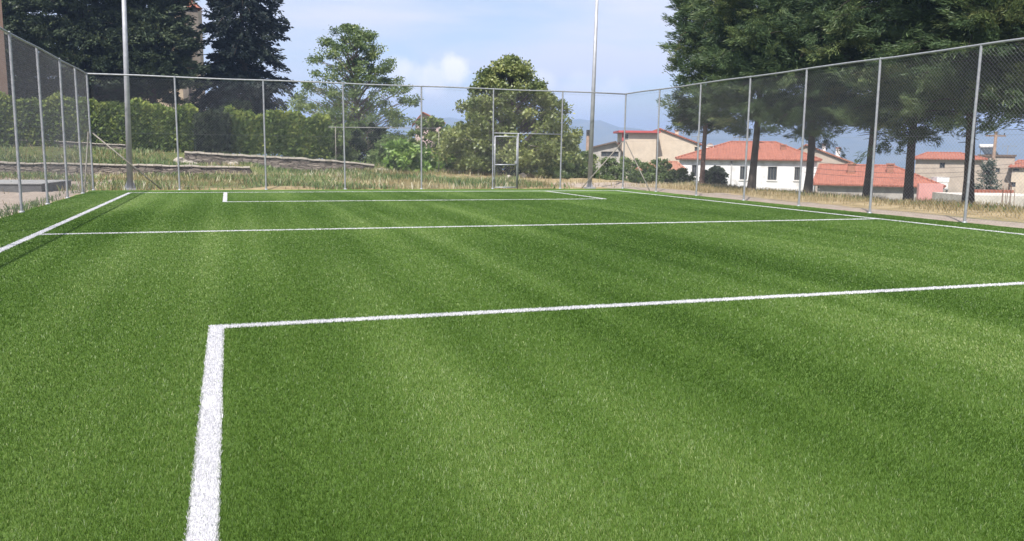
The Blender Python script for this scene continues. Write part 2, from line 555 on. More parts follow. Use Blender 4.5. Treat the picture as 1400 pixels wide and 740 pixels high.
def lean(x, y):
    """pile direction: strips along the pitch brushed this way and that"""
    s = 0.6*NA(x*6.5, y*.3) + 0.8*NB(x*2.0, y*.22) + 0.6*NC_(x*.9, y*.6)
    return s


def blades(x, y, hmul=1.0, wmul=1.0, spread=1.0):
    n = len(x)
    d = np.sqrt(x*x+y*y)
    h = np.interp(d, [2.5, 7, 12, 20, 32], [0.017, 0.017, 0.015, 0.013, 0.012])*rng.uniform(.65, 1.2, n)*hmul
    w = 0.0028*np.clip(d/4.2, .85, 4.2)*rng.uniform(.7, 1.3, n)*wmul
    yaw = rng.uniform(0, 2*np.pi, n)
    ln = lean(x, y)
    l = h*rng.uniform(.2, 1.0, n)*spread
    la = rng.uniform(0, 2*np.pi, n)
    ox = l*np.cos(la)*.8
    oy = l*np.sin(la)*.8 + h*0.16*np.clip(ln, -1.6, 1.6)*spread
    c, s = np.cos(yaw)*w/2, np.sin(yaw)*w/2
    z = np.zeros(n)
    V = np.stack([np.stack([x-c, y-s, z], 1), np.stack([x+c, y+s, z], 1),
                  np.stack([x+c*.4+ox, y+s*.4+oy, h], 1), np.stack([x-c*.4+ox*.9, y-s*.4+oy*.9, h*.96], 1)], 1)
    return V, ln


x, y = scatter(2000000, 2.6, 31, 1.55)
isw = np.zeros(len(x), bool)
for _, (x0, y0, x1, y1) in LINES:
    isw |= (x > x0) & (x < x1) & (y > y0) & (y < y1)
isw &= rng.uniform(0, 1, len(x)) > .03
x, y = x[~isw], y[~isw]
V, ln = blades(x, y)
tint = np.clip(0.42 + 0.12*ln + 0.07*NC_(x*.35, y*.35) + rng.normal(0, .17, len(x)), 0, .97)  # tint follows the lean: shading of brushed strips put into fibre colour
tint = np.where(rng.uniform(0, 1, len(x)) < 0.004, 1.0, tint)
tag(link('turf_fibres', np_mesh('turf_fibres', V, 4, tint, M['turf_blade'])), kind='stuff')

for lab, (x0, y0, x1, y1) in LINES:
    mb = MB()
    nseg = max(4, int(max(x1-x0, y1-y0)/0.12))
    g2 = np.random.default_rng(abs(hash((round(x0, 2), round(y1, 2)))) % 9999)
    along_y = (y1-y0) > (x1-x0)
    L0, L1 = (y0, y1) if along_y else (x0, x1)
    C0, C1 = (x0, x1) if along_y else (y0, y1)
    prevp = None
    for k in range(nseg+1):
        t = L0+(L1-L0)*k/nseg
        j = g2.normal(0, .004, 2)+0.006*math.sin(t*1.7)
        p = ((C0+j[0], t), (C1+j[1], t)) if along_y else ((t, C0+j[0]), (t, C1+j[1]))
        if prevp:
            q = [(*prevp[0], .005), (*prevp[1], .005), (*p[1], .005), (*p[0], .005)]
            mb.poly(q if not along_y else q)
        prevp = p
    me = mb.mesh('pitch_line')
    # fibres
    area = (x1-x0)*(y1-y0)
    dmid = np.clip(min(math.hypot(cx, cy) for cx in (max(min(0, x1), x0),) for cy in (max(y0, 3.0),)), 3, 40)
    n = int(area*48000)
    xs, ys = rng.uniform(x0-.006, x1+.006, n), rng.uniform(y0-.006, y1+.006, n)
    d = np.hypot(xs, ys)
    keep = in_view(xs, ys, .2) & (rng.uniform(0, 1, n) < np.clip((4.0/np.maximum(d, .1))**1.2, 0, 1))
    # a scuffed patch on the near side line
    if lab.startswith('near white penalty area side'):
        keep &= ~((np.hypot((xs-XB+.02)/.05, (ys-5.05)/.12) < 1) & (rng.uniform(0, 1, n) < .45))
    xs, ys = xs[keep], ys[keep]
    Vw, _ = blades(xs, ys, 1.05, 1.25, .8)
    fib = np_mesh('pitch_line_fibres', Vw, 4, rng.uniform(0, 1, len(xs)), M['white_blade'])
    # one mesh: sheet + fibres
    import bmesh
    bm = bmesh.new()
    bm.from_mesh(me)
    base_n = len(bm.faces)
    bm.from_mesh(fib)
    bm.faces.ensure_lookup_table()
    for k in range(base_n, len(bm.faces)):
        bm.faces[k].material_index = 1
    bm.to_mesh(me)
    bm.free()
    me.materials.append(M['white_sheet'])
    me.materials.append(M['white_blade'])
    o = link('pitch_line', me)
    tag(o, lab, kind='structure')


# ------------------------------------------------------------------ chain link fences
def wire_rect(mb, u0, u1, v0, v1, step=0.095, r=0.0015, seg=0.75):
    """two families of diagonal wires clipped to a rectangle in the local XZ plane"""
    for sgn, yo in ((1, 0.0022), (-1, -0.0022)):
        lo, hi = (u0-(v1-v0), u1) if sgn > 0 else (u0, u1+(v1-v0))
        c = math.ceil(lo/step)*step
        while c < hi:
            # x = c + sgn*(z-v0)
            za, zb = v0, v1
            if sgn > 0:
                za, zb = max(v0, v0+(u0-c)), min(v1, v0+(u1-c))
            else:
                za, zb = max(v0, v0+(c-u1)), min(v1, v0+(c-u0))
            if zb-za > 0.02:
                k = max(1, round((zb-za)*1.414/seg))
                s = len(mb.v)
                dx, dz = -sgn*.7071*r, .7071*r
                for i in range(k+1):
                    z = za+(zb-za)*i/k
                    x_ = c+sgn*(z-v0)
                    b_ = 0.012*math.sin(c*0.9+z*1.3)
                    for (pa, pb) in ((1, 0), (-.5, .87), (-.5, -.87)):
                        mb.v.append((x_+dx*pa, yo+b_+r*pb, z+dz*pa))
                for i in range(k):
                    for j in range(3):
                        q = (j+1) % 3
                        mb.f.append((s+i*3+j, s+i*3+q, s+i*3+3+q, s+i*3+3+j))
            c += step


FH = 4.0


def post_mesh(h=FH, r=0.032):
    mb = MB()
    mb.tube((0, 0, -0.1), (0, 0, h), r, r, 10, caps=False)
    mb.tube((0, 0, h), (0, 0, h+0.03), r*1.15, r*.5, 10)
    mb.tube((0, 0, -0.05), (0, 0, 0.035), r*2.1, r*1.7, 10)     # small footing collar
    return mb.mesh('post', True)


POST = post_mesh()


def fence(label, loc, rz, length, posts, rects, braces, side, gauge):
    root = empty('chain_link_fence', loc, rz, label, 'fence', 'chain link fences round the pitch')
    for u in posts:
        p = link('post', POST, M['steel'], root)
        p.location = (u, 0, 0)
        p.rotation_euler = (R(random.uniform(-.35, .35)), R(random.uniform(-.5, .5)), random.uniform(0, 6))
    mb = MB()
    us = np.linspace(0, length, int(length/1.5)+1)
    mb.path([(u, 0, FH+.012*math.sin(u*1.1)) for u in us], [0.027]*len(us), 8)
    mb.build('top_rail', M['steel'], root, True)
    mb = MB()
    for rc in rects:
        wire_rect(mb, *rc, r=gauge)
    w = mb.build('wire_mesh', M['wire'], root)
    w.location = (0, side*0.036, 0)
    mb = MB()
    for z in (0.12, 2.0, 3.9):
        for rc in rects:
            if rc[2] < z < rc[3]:
                mb.tube((rc[0], 0, z), (rc[1], 0, z), 0.0022, n=4)
    t = mb.build('tension_wire', M['wire'], root)
    t.location = (0, side*0.041, 0)
    for (p, q) in braces:
        MB().tube(p, q, 0.023, n=9).build('brace', M['brace'], root, True)
    return root


lp = [FY-y for y in (32.15, 29.9, 27.2, 24.35, 21.45, 18.5, 15.5, 12.5, 9.5, 6.5, 3.5, 0.5)]
bl = FY - atZ(121, 262, 0)[1]
# left: local x runs from the far corner towards the camera
fence('left chain link fence with its mesh seen edge on, beside the gravel lot', (FL, FY, 0), R(-90), 31.65, lp,
      [(0, 31.65, 0.03, FH-.02)], [((0.03, -0.05, 2.02), (max(1.6, bl), -0.05, 0.02))], -1, .0018)
rp = [FY-y for y in (29.2, 26.2, 23.25, 20.45, 17.55, 14.55, 11.6, 8.6, 5.7, 2.7, 0.5)]
fence('right chain link fence in front of the row of tall conifers', (FR, FY, 0), R(-90), 31.65, rp,
      [(0, 31.65, 0.03, FH-.02)], [((0.05, 0.06, 2.0), (2.3, 0.06, 0.02))], 1, .0016)
fx = [atY(px, 200, FY)[0] for px in (243, 362, 471, 576, 674, 767)]
GATE0, GATE1 = atY(676, 220, FY)[0], atY(708, 220, FY)[0]
fp = [0.0]+[x-FL for x in fx]+[FR-FL]
g0, g1, gp = fx[4]-FL, GATE1-FL, fx[5]-FL
far = fence('far chain link fence with a gate, below the two leafy trees', (FL, FY, 0), 0, FR-FL, fp,
            [(0, g0, 0.03, FH-.02), (g0, gp, 2.27, FH-.02), (g1, gp, 0.03, 2.23), (gp, FR-FL, 0.03, FH-.02)],
            [((0.03, 0.05, 2.02), (atZ(223, 258.5, 0)[0]-FL, -0.06, 0.02)), ((FR-FL-.05, 0.06, 1.98), (atZ(787, 257, 0)[0]-FL, -.06, 0.02))], 1, .0009)
MB().tube((g0, 0, 2.25), (gp, 0, 2.25), 0.022, n=8).build('gate_header', M['steel'], far, True)
MB().tube((g1, 0, -.05), (g1, 0, 2.25), 0.03, n=10).build('gate_post', M['steel'], far, True)

gt = empty('fence_gate', (GATE0, FY-0.05, 0), 0, 'narrow galvanised gate with a middle bar in the far fence', 'gate')
gw = GATE1-GATE0-.06
mb = MB()
for p, q in (((0, 0, .06), (0, 0, 2.12)), ((gw, 0, .06), (gw, 0, 2.12)), ((-.02, 0, .06), (gw+.02, 0, .06)), ((-.02, 0, 2.12), (gw+.02, 0, 2.12)), ((0, 0, .98), (gw, 0, .98))):
    mb.tube(p, q, 0.024, n=8)
mb.build('gate_frame', M['pole'], gt, True)
mb = MB()
wire_rect(mb, 0.02, gw-.02, .08, .96)
wire_rect(mb, 0.02, gw-.02, 1.0, 2.1)
mb.build('wire_mesh', M['wire'], gt)
MB().box(gw-.08, -.06, 1.02, gw-.02, .03, 1.14).build('latch', M['pole'], gt)
for z in (.4, 1.75):
    MB().tube((-.035, 0, z-.06), (-.035, 0, z+.06), 0.016, n=8).build('hinge', M['steel'], gt, True)


def light_pole(base, lean_x, r0, label):
    root = empty('light_pole', base, 0, label, 'light pole', 'floodlight poles behind the far fence')
    root.rotation_euler = (0, lean_x, 0)
    MB().tube((0, 0, 0.02), (0, 0, 9.4), r0, r0*.62, 14).build('shaft', M['pole'], root, True)
    mb = MB().box(-.2, -.2, -.1, .2, .2, .03)
    for k in range(4):
        a = k*math.pi/2+.3
        c, s = math.cos(a), math.sin(a)
        mb.poly([(c*r0, s*r0, .03), (c*.2, s*.2, .03), (c*r0, s*r0, .3)])
        mb.poly([(c*r0-.008*s, s*r0+.008*c, .3), (c*.2-.008*s, s*.2+.008*c, .03), (c*r0-.008*s, s*r0+.008*c, .03)])
    mb.build('base_plate', M['pole'], root)
    MB().box(-.7, -.04, 9.3, .7, .04, 9.38).build('crossbar', M['pole'], root)
    for sx in (-.5, .5):
        MB().box(sx-.17, -.3, 9.42, sx+.17, -.08, 9.66).build('floodlight', M['steel'], root)


b1 = atY(178, 257, FY+.75)
light_pole((b1[0], b1[1], 0), R(1.1), 0.105, 'thick grey floodlight pole by the left corner of the far fence')
b1 = atY(806, 257, FY+.75)
light_pole((b1[0], b1[1], 0), R(0.9), 0.10, 'tall grey floodlight pole right of the fence gate')


# ------------------------------------------------------------------ foliage
def leaf_quads(c, ax, ln, wd, g):
    """diamond leaves at c with axis ax"""
    n = len(c)
    ax = ax/np.maximum(np.linalg.norm(ax, axis=1, keepdims=True), 1e-6)
    rv = g.normal(size=(n, 3))
    sd = np.cross(ax, rv)
    sd /= np.maximum(np.linalg.norm(sd, axis=1, keepdims=True), 1e-6)
    ln = np.asarray(ln).reshape(-1, 1)
    wd = np.asarray(wd).reshape(-1, 1)
    up = np.cross(sd, ax)*wd*.18
    return np.stack([c-ax*ln*.5, c+sd*wd*.5+up, c+ax*ln*.5, c-sd*wd*.5+up], 1)


def lat_of(d):
    return np.array([-d[1], d[0], 0.0])


def conifer(seed, Ht, z0, R0, needles, bark, rtrunk, prof, per=150, step=.34, nb=6, droop=.25, leaf=(.16, .05), rise=.1, bend=0.0, clump=.3, nleaf=26, lift=.1):
    """returns (trunk mesh, crown mesh): whorls of fan-shaped boughs made of needle sprays"""
    g = np.random.default_rng(seed)
    tr = MB()
    zs = np.linspace(-.3, Ht, 12)
    tx = lambda z: bend*(z/Ht) + .06*math.sin(z*.7+seed)
    ty = lambda z: .06*math.sin(z*.5+seed*2)
    tr.path([(tx(z), ty(z), z) for z in zs], [max(.02, rtrunk*(1.35 if z < 0 else 1)*(1-.9*max(z, 0)/Ht)) for z in zs], 10)
    Vs, Ts = [], []
    z = z0
    while z < Ht-.2:
        t = (z-z0)/(Ht-z0)
        Rz = R0*prof(t)
        for k in range(nb if t < .8 else nb-1):
            az = g.uniform(0, 2*np.pi)
            L = max(.3, Rz*g.uniform(.62, 1.18))
            zz = z+g.uniform(-.2, .2)
            d = np.array([math.cos(az), math.sin(az), 0])
            ri = rise*L + g.normal(0, .07)*L
            dr = droop*L*g.uniform(.6, 1.4)
            pts = []
            for s in (0, .3, .6, .85, 1):
                pts.append(np.array([tx(zz), ty(zz), zz]) + d*L*s + np.array([0, 0, ri*s*1.6-dr*s*s]))
            if L > .6:
                tr.path(pts, [rtrunk*.16, rtrunk*.13, rtrunk*.09, rtrunk*.05, .006], 5)
            nt_ = max(3, int(L*per))
            tone = g.normal(.42, .13)
            for q in range(nt_):
                s_ = g.uniform(.22, 1.03)**.8
                fan = .36*L*(math.sin(min(s_, 1)*math.pi*.8)+.12)
                o = g.uniform(-1, 1)
                cc = np.array([tx(zz), ty(zz), zz]) + d*L*s_ + lat_of(d)*o*fan
                cc[2] += ri*s_*1.6-dr*s_*s_ - .3*abs(o)*fan*droop + g.normal(0, .10)
                n = int(g.uniform(.7, 1.3)*nleaf)
                dd = d*(.9-.3*abs(o)) + lat_of(d)*o*.9 + np.array([0, 0, lift+g.normal(0, .42)])
                dd /= np.linalg.norm(dd)
                cl = clump*g.uniform(.7, 1.35)
                al = g.uniform(-1, 1.15, n)
                v = g.normal(size=(n, 3))*np.array([.34, .34, .24])*cl*(1.25-.7*np.abs(al))[:, None] + np.outer(al*cl*1.25, dd)
                v[:, 2] += (.22*al*al-.1)*cl
                ax = dd + v*(.5/cl) + g.normal(0, .33, (n, 3))
                Vs.append(leaf_quads(cc+v, ax, leaf[0]*g.uniform(.6, 1.4, n), leaf[1]*g.uniform(.7, 1.4, n), g))
                Ts.append(np.clip(tone+g.normal(0, .12)+g.normal(0, .10, n), 0, 1))
        z += step*g.uniform(.75, 1.25)
    # dead snags on the bare stem
    for k in range(int(max(0, z0-1)*2.5)):
        zz = g.uniform(1.0, z0+.3)
        az = g.uniform(0, 6.28)
        L = g.uniform(.2, .8)
        tr.path([(tx(zz), ty(zz), zz), (tx(zz)+L*math.cos(az), ty(zz)+L*math.sin(az), zz-.1*L)], [.018, .006], 4)
    crown = np_mesh('crown', np.concatenate(Vs), 4, np.concatenate(Ts), needles)
    return tr.mesh('trunk', True), crown, bark


def broadleaf(seed, Ht, z0, R0, leafm, bark, rtrunk, shape, nclump=150, per=150, csize=(.45, .95), leaf=(.16, .10), flat=.75, hollow=.35):
    """trunk with limbs reaching to leaf clumps spread through the crown volume"""
    g = np.random.default_rng(seed)
    tr = MB()
    zt = z0+(Ht-z0)*.8
    zs = np.linspace(-.3, zt, 9)
    bx = lambda z: .12*math.sin(z*.6+seed)
    by = lambda z: .12*math.sin(z*.5+seed*1.7)
    tr.path([(bx(z), by(z), z) for z in zs], [max(.03, rtrunk*(1.3 if z < 0 else 1)*(1-.85*max(z, 0)/zt)) for z in zs], 9)
    Vs, Ts = [], []
    for i in range(nclump):
        t = ((i+g.uniform(0, 1))/nclump)**1.3
        z = z0+(Ht-z0)*t
        Rz = R0*shape(t)
        rr = Rz*(hollow+(1-hollow)*g.uniform(0, 1)**.55)*g.uniform(.8, 1.12)
        az = g.uniform(0, 2*np.pi)
        cs = g.uniform(*csize)*(1-.4*t)
        c0 = np.array([bx(z)+rr*math.cos(az), by(z)+rr*math.sin(az), z])
        zb = max(.4*z0+.2, z-rr*g.uniform(.5, .95))
        zb = min(zb, zt-.1)
        p0 = np.array([bx(zb), by(zb), zb])
        mid = p0*.45+c0*.55+np.array([0, 0, .12*rr])+g.normal(0, .08, 3)
        rl = min(rtrunk*.3, .02+.018*rr)
        tr.path([p0, mid, c0], [rl, rl*.6, .008], 5)
        n = int(per*g.uniform(.6, 1.3))
        v = g.normal(size=(n, 3))
        v /= np.linalg.norm(v, axis=1, keepdims=True)
        rad = cs*g.uniform(0.1, 1, n)**.5*(1+.22*g.normal(size=n))
        c = c0+v*rad[:, None]*np.array([1, 1, flat])
        ax = v+g.normal(0, .7, (n, 3))+np.array([0, 0, -.15])
        Vs.append(leaf_quads(c, ax, leaf[0]*g.uniform(.6, 1.35, n), leaf[1]*g.uniform(.7, 1.3, n), g))
        Ts.append(np.clip(g.normal(.42, .15)+g.normal(0, .17, n), 0, 1))
    return tr.mesh('trunk', True), np_mesh('crown', np.concatenate(Vs), 4, np.concatenate(Ts), leafm), bark


def place_tree(name, meshes, loc, rz, label, cat='tree', group=None, sc=1.0, tilt=0.0):
    root = empty(name, loc, rz, label, cat, group)
    root.scale = (sc, sc, sc)
    root.rotation_euler = (0, tilt, rz)
    link('trunk' if cat == 'tree' else 'stem', meshes[0], meshes[2], root)
    link('crown' if cat == 'tree' else 'foliage', meshes[1], None, root)
    return root


def gpos(px, D):
    p = atD(px, 215, D)
    return (p[0], p[1], float(terr(p[0], p[1])))


# right-hand row
cprof = lambda t: (.78+.30*math.sin(min(t*3.2, 1.57)))*(1-max(0, t-.45)/.55)**.75 if t < 1 else .05
RV = [conifer(s, ht_, zb_, rr_, M['needles'], M['bark'], .16, cprof, per=3.7, step=.38, nb=7, droop=.42, rise=.24, bend=bd, leaf=(.19, .028), clump=.33, nleaf=125, lift=.12) for s, bd, zb_, ht_, rr_ in ((11, .25, 3.0, 13.0, 2.7), (23, -.2, 2.6, 12.0, 2.45), (37, .1, 3.3, 13.5, 2.6))]
ROW = [
    (1028, 260.5, 35.0, 'tall conifer whose dark trunk stands before the middle of the white house', 0, 1.0, 0.0, 0.4),
    (1103, 262.5, 33.2, 'tall conifer whose trunk hides the right end of the white house', 1, 1.0, 0.0, 2.3),
    (1188, 267.5, 31.0, 'tall conifer with a leaning trunk in front of the low red roofed house', 2, .98, R(2.6), 4.0),
    (1243, 271.5, 29.2, 'tall conifer with trunk between the low red roof and the tan two storey house', 1, 1.0, 0.0, 5.1),
    (1322, 277.5, 26.6, 'tall conifer whose trunk stands just left of the small pale spruce', 0, 1.0, 0.0, 3.3),
    (1406, 281.0, 25.2, 'tall conifer at the right end of the row, its trunk on the photo edge', 2, 1.0, 0.0, 1.2),
]
for px, py, D, lab, vi, sc, tl, rz in ROW:
    p = atD(px, py, D)
    place_tree('conifer', RV[vi], (p[0], p[1], min(float(terr(p[0], p[1])), p[2]+.2)), rz, lab, group='conifers in a row behind the right fence', sc=sc, tilt=tl)
sl = conifer(51, 12.5, 2.9, 2.05, M['needles'], M['bark_red'], .12, cprof, per=4.1, step=.42, nb=7, droop=.42, rise=.22, leaf=(.2, .032), clump=.32, nleaf=110, lift=.12)
p = gpos(963, 40)
place_tree('conifer', sl, p, 1.0, 'slim conifer with a thin reddish trunk, its crown against open sky', group='conifers in a row behind the right fence')

# left background conifers
wide = lambda t: (1-t)**.5*(.88+.12*math.sin(t*14))
t1 = conifer(61, 19, 3.2, 5.4, M['dark_needles'], M['bark'], .4, wide, per=4.2, step=.50, nb=8, droop=.2, rise=.12, leaf=(.27, .10), clump=.44, nleaf=50, lift=.05)
place_tree('conifer', t1, gpos(128, 56), 0.5, 'broad dark conifer behind the left hedge, the biggest crown on the left')
t1b = conifer(62, 15, 2.6, 4.0, M['dark_needles'], M['bark'], .3, wide, per=4.0, step=.52, nb=7, droop=.2, rise=.12, leaf=(.27, .10), clump=.44, nleaf=46, lift=.05)
place_tree('conifer', t1b, gpos(10, 60), 2.5, 'dark conifer beside the brown building behind the left fence')
t1c = conifer(63, 17, 4.6, 3.7, M['dark_needles'], M['bark'], .3, wide, per=4.4, step=.46, nb=8, droop=.2, rise=.12, leaf=(.27, .10), clump=.42, nleaf=46, lift=.05)
place_tree('conifer', t1c, gpos(214, 57), 2.0, 'dark conifer hiding the tan tower behind the hedge')
scol = lambda t: (1-t)**.42*(.92+.08*math.sin(t*13))
t2 = conifer(67, 19, 2.0, 3.75, M['spruce'], M['bark'], .3, scol, per=3.4, step=.46, nb=7, droop=.42, rise=.04, leaf=(.28, .11), clump=.38, nleaf=44, lift=-.35)
place_tree('spruce', t2, gpos(338, 62), 0.0, 'nearly black drooping spruce standing right of the tan tower')
t2b = broadleaf(71, 3.6, .4, 1.9, M['dark_hedge'], M['bark'], .1, lambda t: math.sin(min(1, .25+t*.9)*2.6), 60, 170, (.4, .7), (.18, .11))
place_tree('shrub', t2b, gpos(322, 57), 0.0, 'dark rounded bush under the black spruce', 'bush')
t2c = broadleaf(72, 3.0, .4, .9, M['hedge'], M['bark'], .08, lambda t: math.sin(min(1, .25+t*.9)*2.6), 30, 150, (.3, .5), (.18, .11))
place_tree('shrub', t2c, gpos(341, 55.5), 0.0, 'lighter green upright bush rising above the hedge by the spruce', 'bush')

# leafy trees beyond the far fence
s3 = lambda t: np.interp(t, [0, .25, .47, .65, .82, .95, 1], [.85, 1.0, .95, .75, .52, .28, .12])
t3 = broadleaf(81, 9.95, 1.2, 4.65, M['airy'], M['bark_light'], .17, s3, 260, 140, (.5, 1.0), (.17, .10), .6, .12)
place_tree('leafy_tree', t3, gpos(487, 61), 0.0, 'airy broadleaf tree with sky showing through its pointed crown')
s4 = lambda t: np.interp(t, [0, .1, .3, .45, .66, .83, .95, 1], [.8, .95, 1.0, .88, .68, .44, .22, .08])
t4 = broadleaf(91, 6.45, .5, 3.75, M['olive'], M['bark_light'], .16, s4, 260, 200, (.42, .8), (.17, .11), .75, .2)
place_tree('leafy_tree', t4, gpos(697, 47), 0.6, 'dense olive green tree behind the fence gate')


def bush_mesh(seed, h, r, mt, per=150, n=40, leaf=(.16, .10), up=.0):
    return broadleaf(seed, h, .15, r, mt, M['bark_light'], .05, lambda t: math.sqrt(max(0, 1-(t*.92)**2)), n, per, (.28*min(1, r), .5*min(1.1, r)), leaf, .8, .1)


BUSH = [bush_mesh(101, 2.0, 1.3, M['weed']), bush_mesh(102, 2.4, 1.5, M['airy']), bush_mesh(103, 1.5, 1.2, M['bright'], leaf=(.30, .09)), bush_mesh(104, 2.2, 1.4, M['olive']), bush_mesh(105, 1.3, 1.0, M['fig'], leaf=(.2, .16), per=90), bush_mesh(106, 2.6, 1.5, M['dark_hedge'])]
BL = [  # px, D, mesh, scale, label
    (553, 49, 2, 1.2, 'bright green ferny shrub behind the low stone wall'),
    (610, 50, 2, .8, 'smaller bright green shrub right of the ferny one, beside the leafy tree'),
    (462, 55, 1, 1.0, 'grey green bush at the foot of the airy tree, left side'),
    (505, 56, 5, 1.05, 'dark green bush under the airy tree'),
    (530, 52, 0, .95, 'loose weedy bush just left of the bright ferny shrub'),
    (590, 58, 1, 1.45, 'tall mixed bush below the small red roofed house'),
    (636, 52, 3, 1.35, 'olive bush at the left foot of the dense tree'),
    (665, 48, 0, .7, 'low weedy bush left of the gate'),
    (735, 45.5, 3, .72, 'olive bush right of the gate'),
    (765, 45, 0, .62, 'weedy bush left of the right floodlight pole'),
    (795, 47, 0, .75, 'weedy bush behind the right floodlight pole'),
    (778, 56, 3, 1.15, 'bush on the right skirt of the dense olive tree'),
    (838, 46, 0, .62, 'weedy bush in front of the grey shed'),
    (862, 60, 1, 1.25, 'tall green bush before the beige gabled house'),
    (897, 58, 4, 1.6, 'pale leafed fig tree before the beige gabled house'),
    (880, 42, 0, .50, 'small weedy bush by the right corner brace'),
    (908, 43, 0, .6, 'weedy bush left of the white house'),
    (938, 42, 0, .4, 'low weedy bush touching the left end of the white house'),
    (976, 40.5, 4, .72, 'pale leafed fig bush before the white house windows'),
    (982, 39.5, 5, .25, 'low dark bush at the foot of the fig bush'),
    (432, 56, 1, 1.0, 'grey green bush between the hedge and the airy tree'),
    (700, 45, 5, .6, 'dark bush directly behind the gate'),
]
for k, (px, D, mi, sc, lab) in enumerate(BL):
    place_tree('bush', BUSH[mi], gpos(px, D), k*1.3, lab, 'bush', 'bushes beyond the fences', sc)


def hedge(label, pa, pb, h0, h1, wdt, mt, n, seed, z_under=0.0):
    """clipped hedge between two ground points; uneven top"""
    g = np.random.default_rng(seed)
    pa, pb = np.array(pa), np.array(pb)
    L = np.linalg.norm((pb-pa)[:2])
    rz = math.atan2(pb[1]-pa[1], pb[0]-pa[0])
    root = empty('hedge', pa, rz, label, 'hedge', 'hedges above the stone walls')
    u = g.uniform(0, L, n)
    dz = (pb[2]-pa[2])*u/L
    top = h0+(h1-h0)*u/L + .16*np.sin(u*1.9+seed)+.1*np.sin(u*4.7+seed)+.07*np.sin(u*11)+np.abs(g.normal(0, .07, n))
    face = g.uniform(0, 1, n)
    wv = np.where(face < .45, -wdt/2*(1+.12*np.sin(u*3+2*g.uniform(0, 1, n))), g.uniform(-wdt/2, wdt/2, n))
    zv = np.where(face < .45, z_under+(top-z_under)*g.uniform(0, 1, n)**.8, np.where(face < .8, top+.0, z_under+(top-z_under)*g.uniform(0, 1, n)))
    bul = 1-.35*np.clip(zv/top, 0, 1)**4
    c = np.stack([u, wv*bul, dz+zv], 1)+g.normal(0, .09, (n, 3))
    ax = g.normal(0, .8, (n, 3))+np.stack([np.zeros(n), np.where(face < .45, -.6, 0), np.full(n, .5)], 1)
    V = leaf_quads(c, ax, .21*g.uniform(.6, 1.5, n), .125*g.uniform(.7, 1.3, n), g)
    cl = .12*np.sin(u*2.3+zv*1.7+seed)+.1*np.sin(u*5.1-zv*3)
    ti = np.clip(.4+cl+g.normal(0, .17, n)+.2*(zv > top-.12), 0, 1)  # last term paints the sunlit top as a lighter leaf tint
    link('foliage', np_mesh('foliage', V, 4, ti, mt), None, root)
    mb = MB()
    for k in range(int(L/.35)):
        x_ = k*.35+g.uniform(0, .2)
        zz = (pb[2]-pa[2])*x_/L
        hh = (h0+(h1-h0)*x_/L)*.8
        mb.path([(x_, g.uniform(-.15, .15), zz-.3), (x_+g.uniform(-.15, .15), g.uniform(-.2, .2), zz+hh)], [.03, .01], 5)
    mb.build('stems', M['bark_light'], root)
    return root


def at_ground(px, Y):
    p = atY(px, 205, Y)
    return (p[0], p[1], float(terr(p[0], p[1])))


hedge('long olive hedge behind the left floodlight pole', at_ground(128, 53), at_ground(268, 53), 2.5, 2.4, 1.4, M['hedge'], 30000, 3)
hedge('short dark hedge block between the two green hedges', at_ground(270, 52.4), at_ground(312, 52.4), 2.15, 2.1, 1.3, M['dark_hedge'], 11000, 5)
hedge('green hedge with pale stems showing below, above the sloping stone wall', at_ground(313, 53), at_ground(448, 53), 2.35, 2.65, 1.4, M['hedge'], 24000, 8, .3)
hedge('hedge seen through the mesh of the left fence', at_ground(-120, 52), at_ground(124, 53), 2.4, 2.5, 1.4, M['hedge'], 28000, 13)


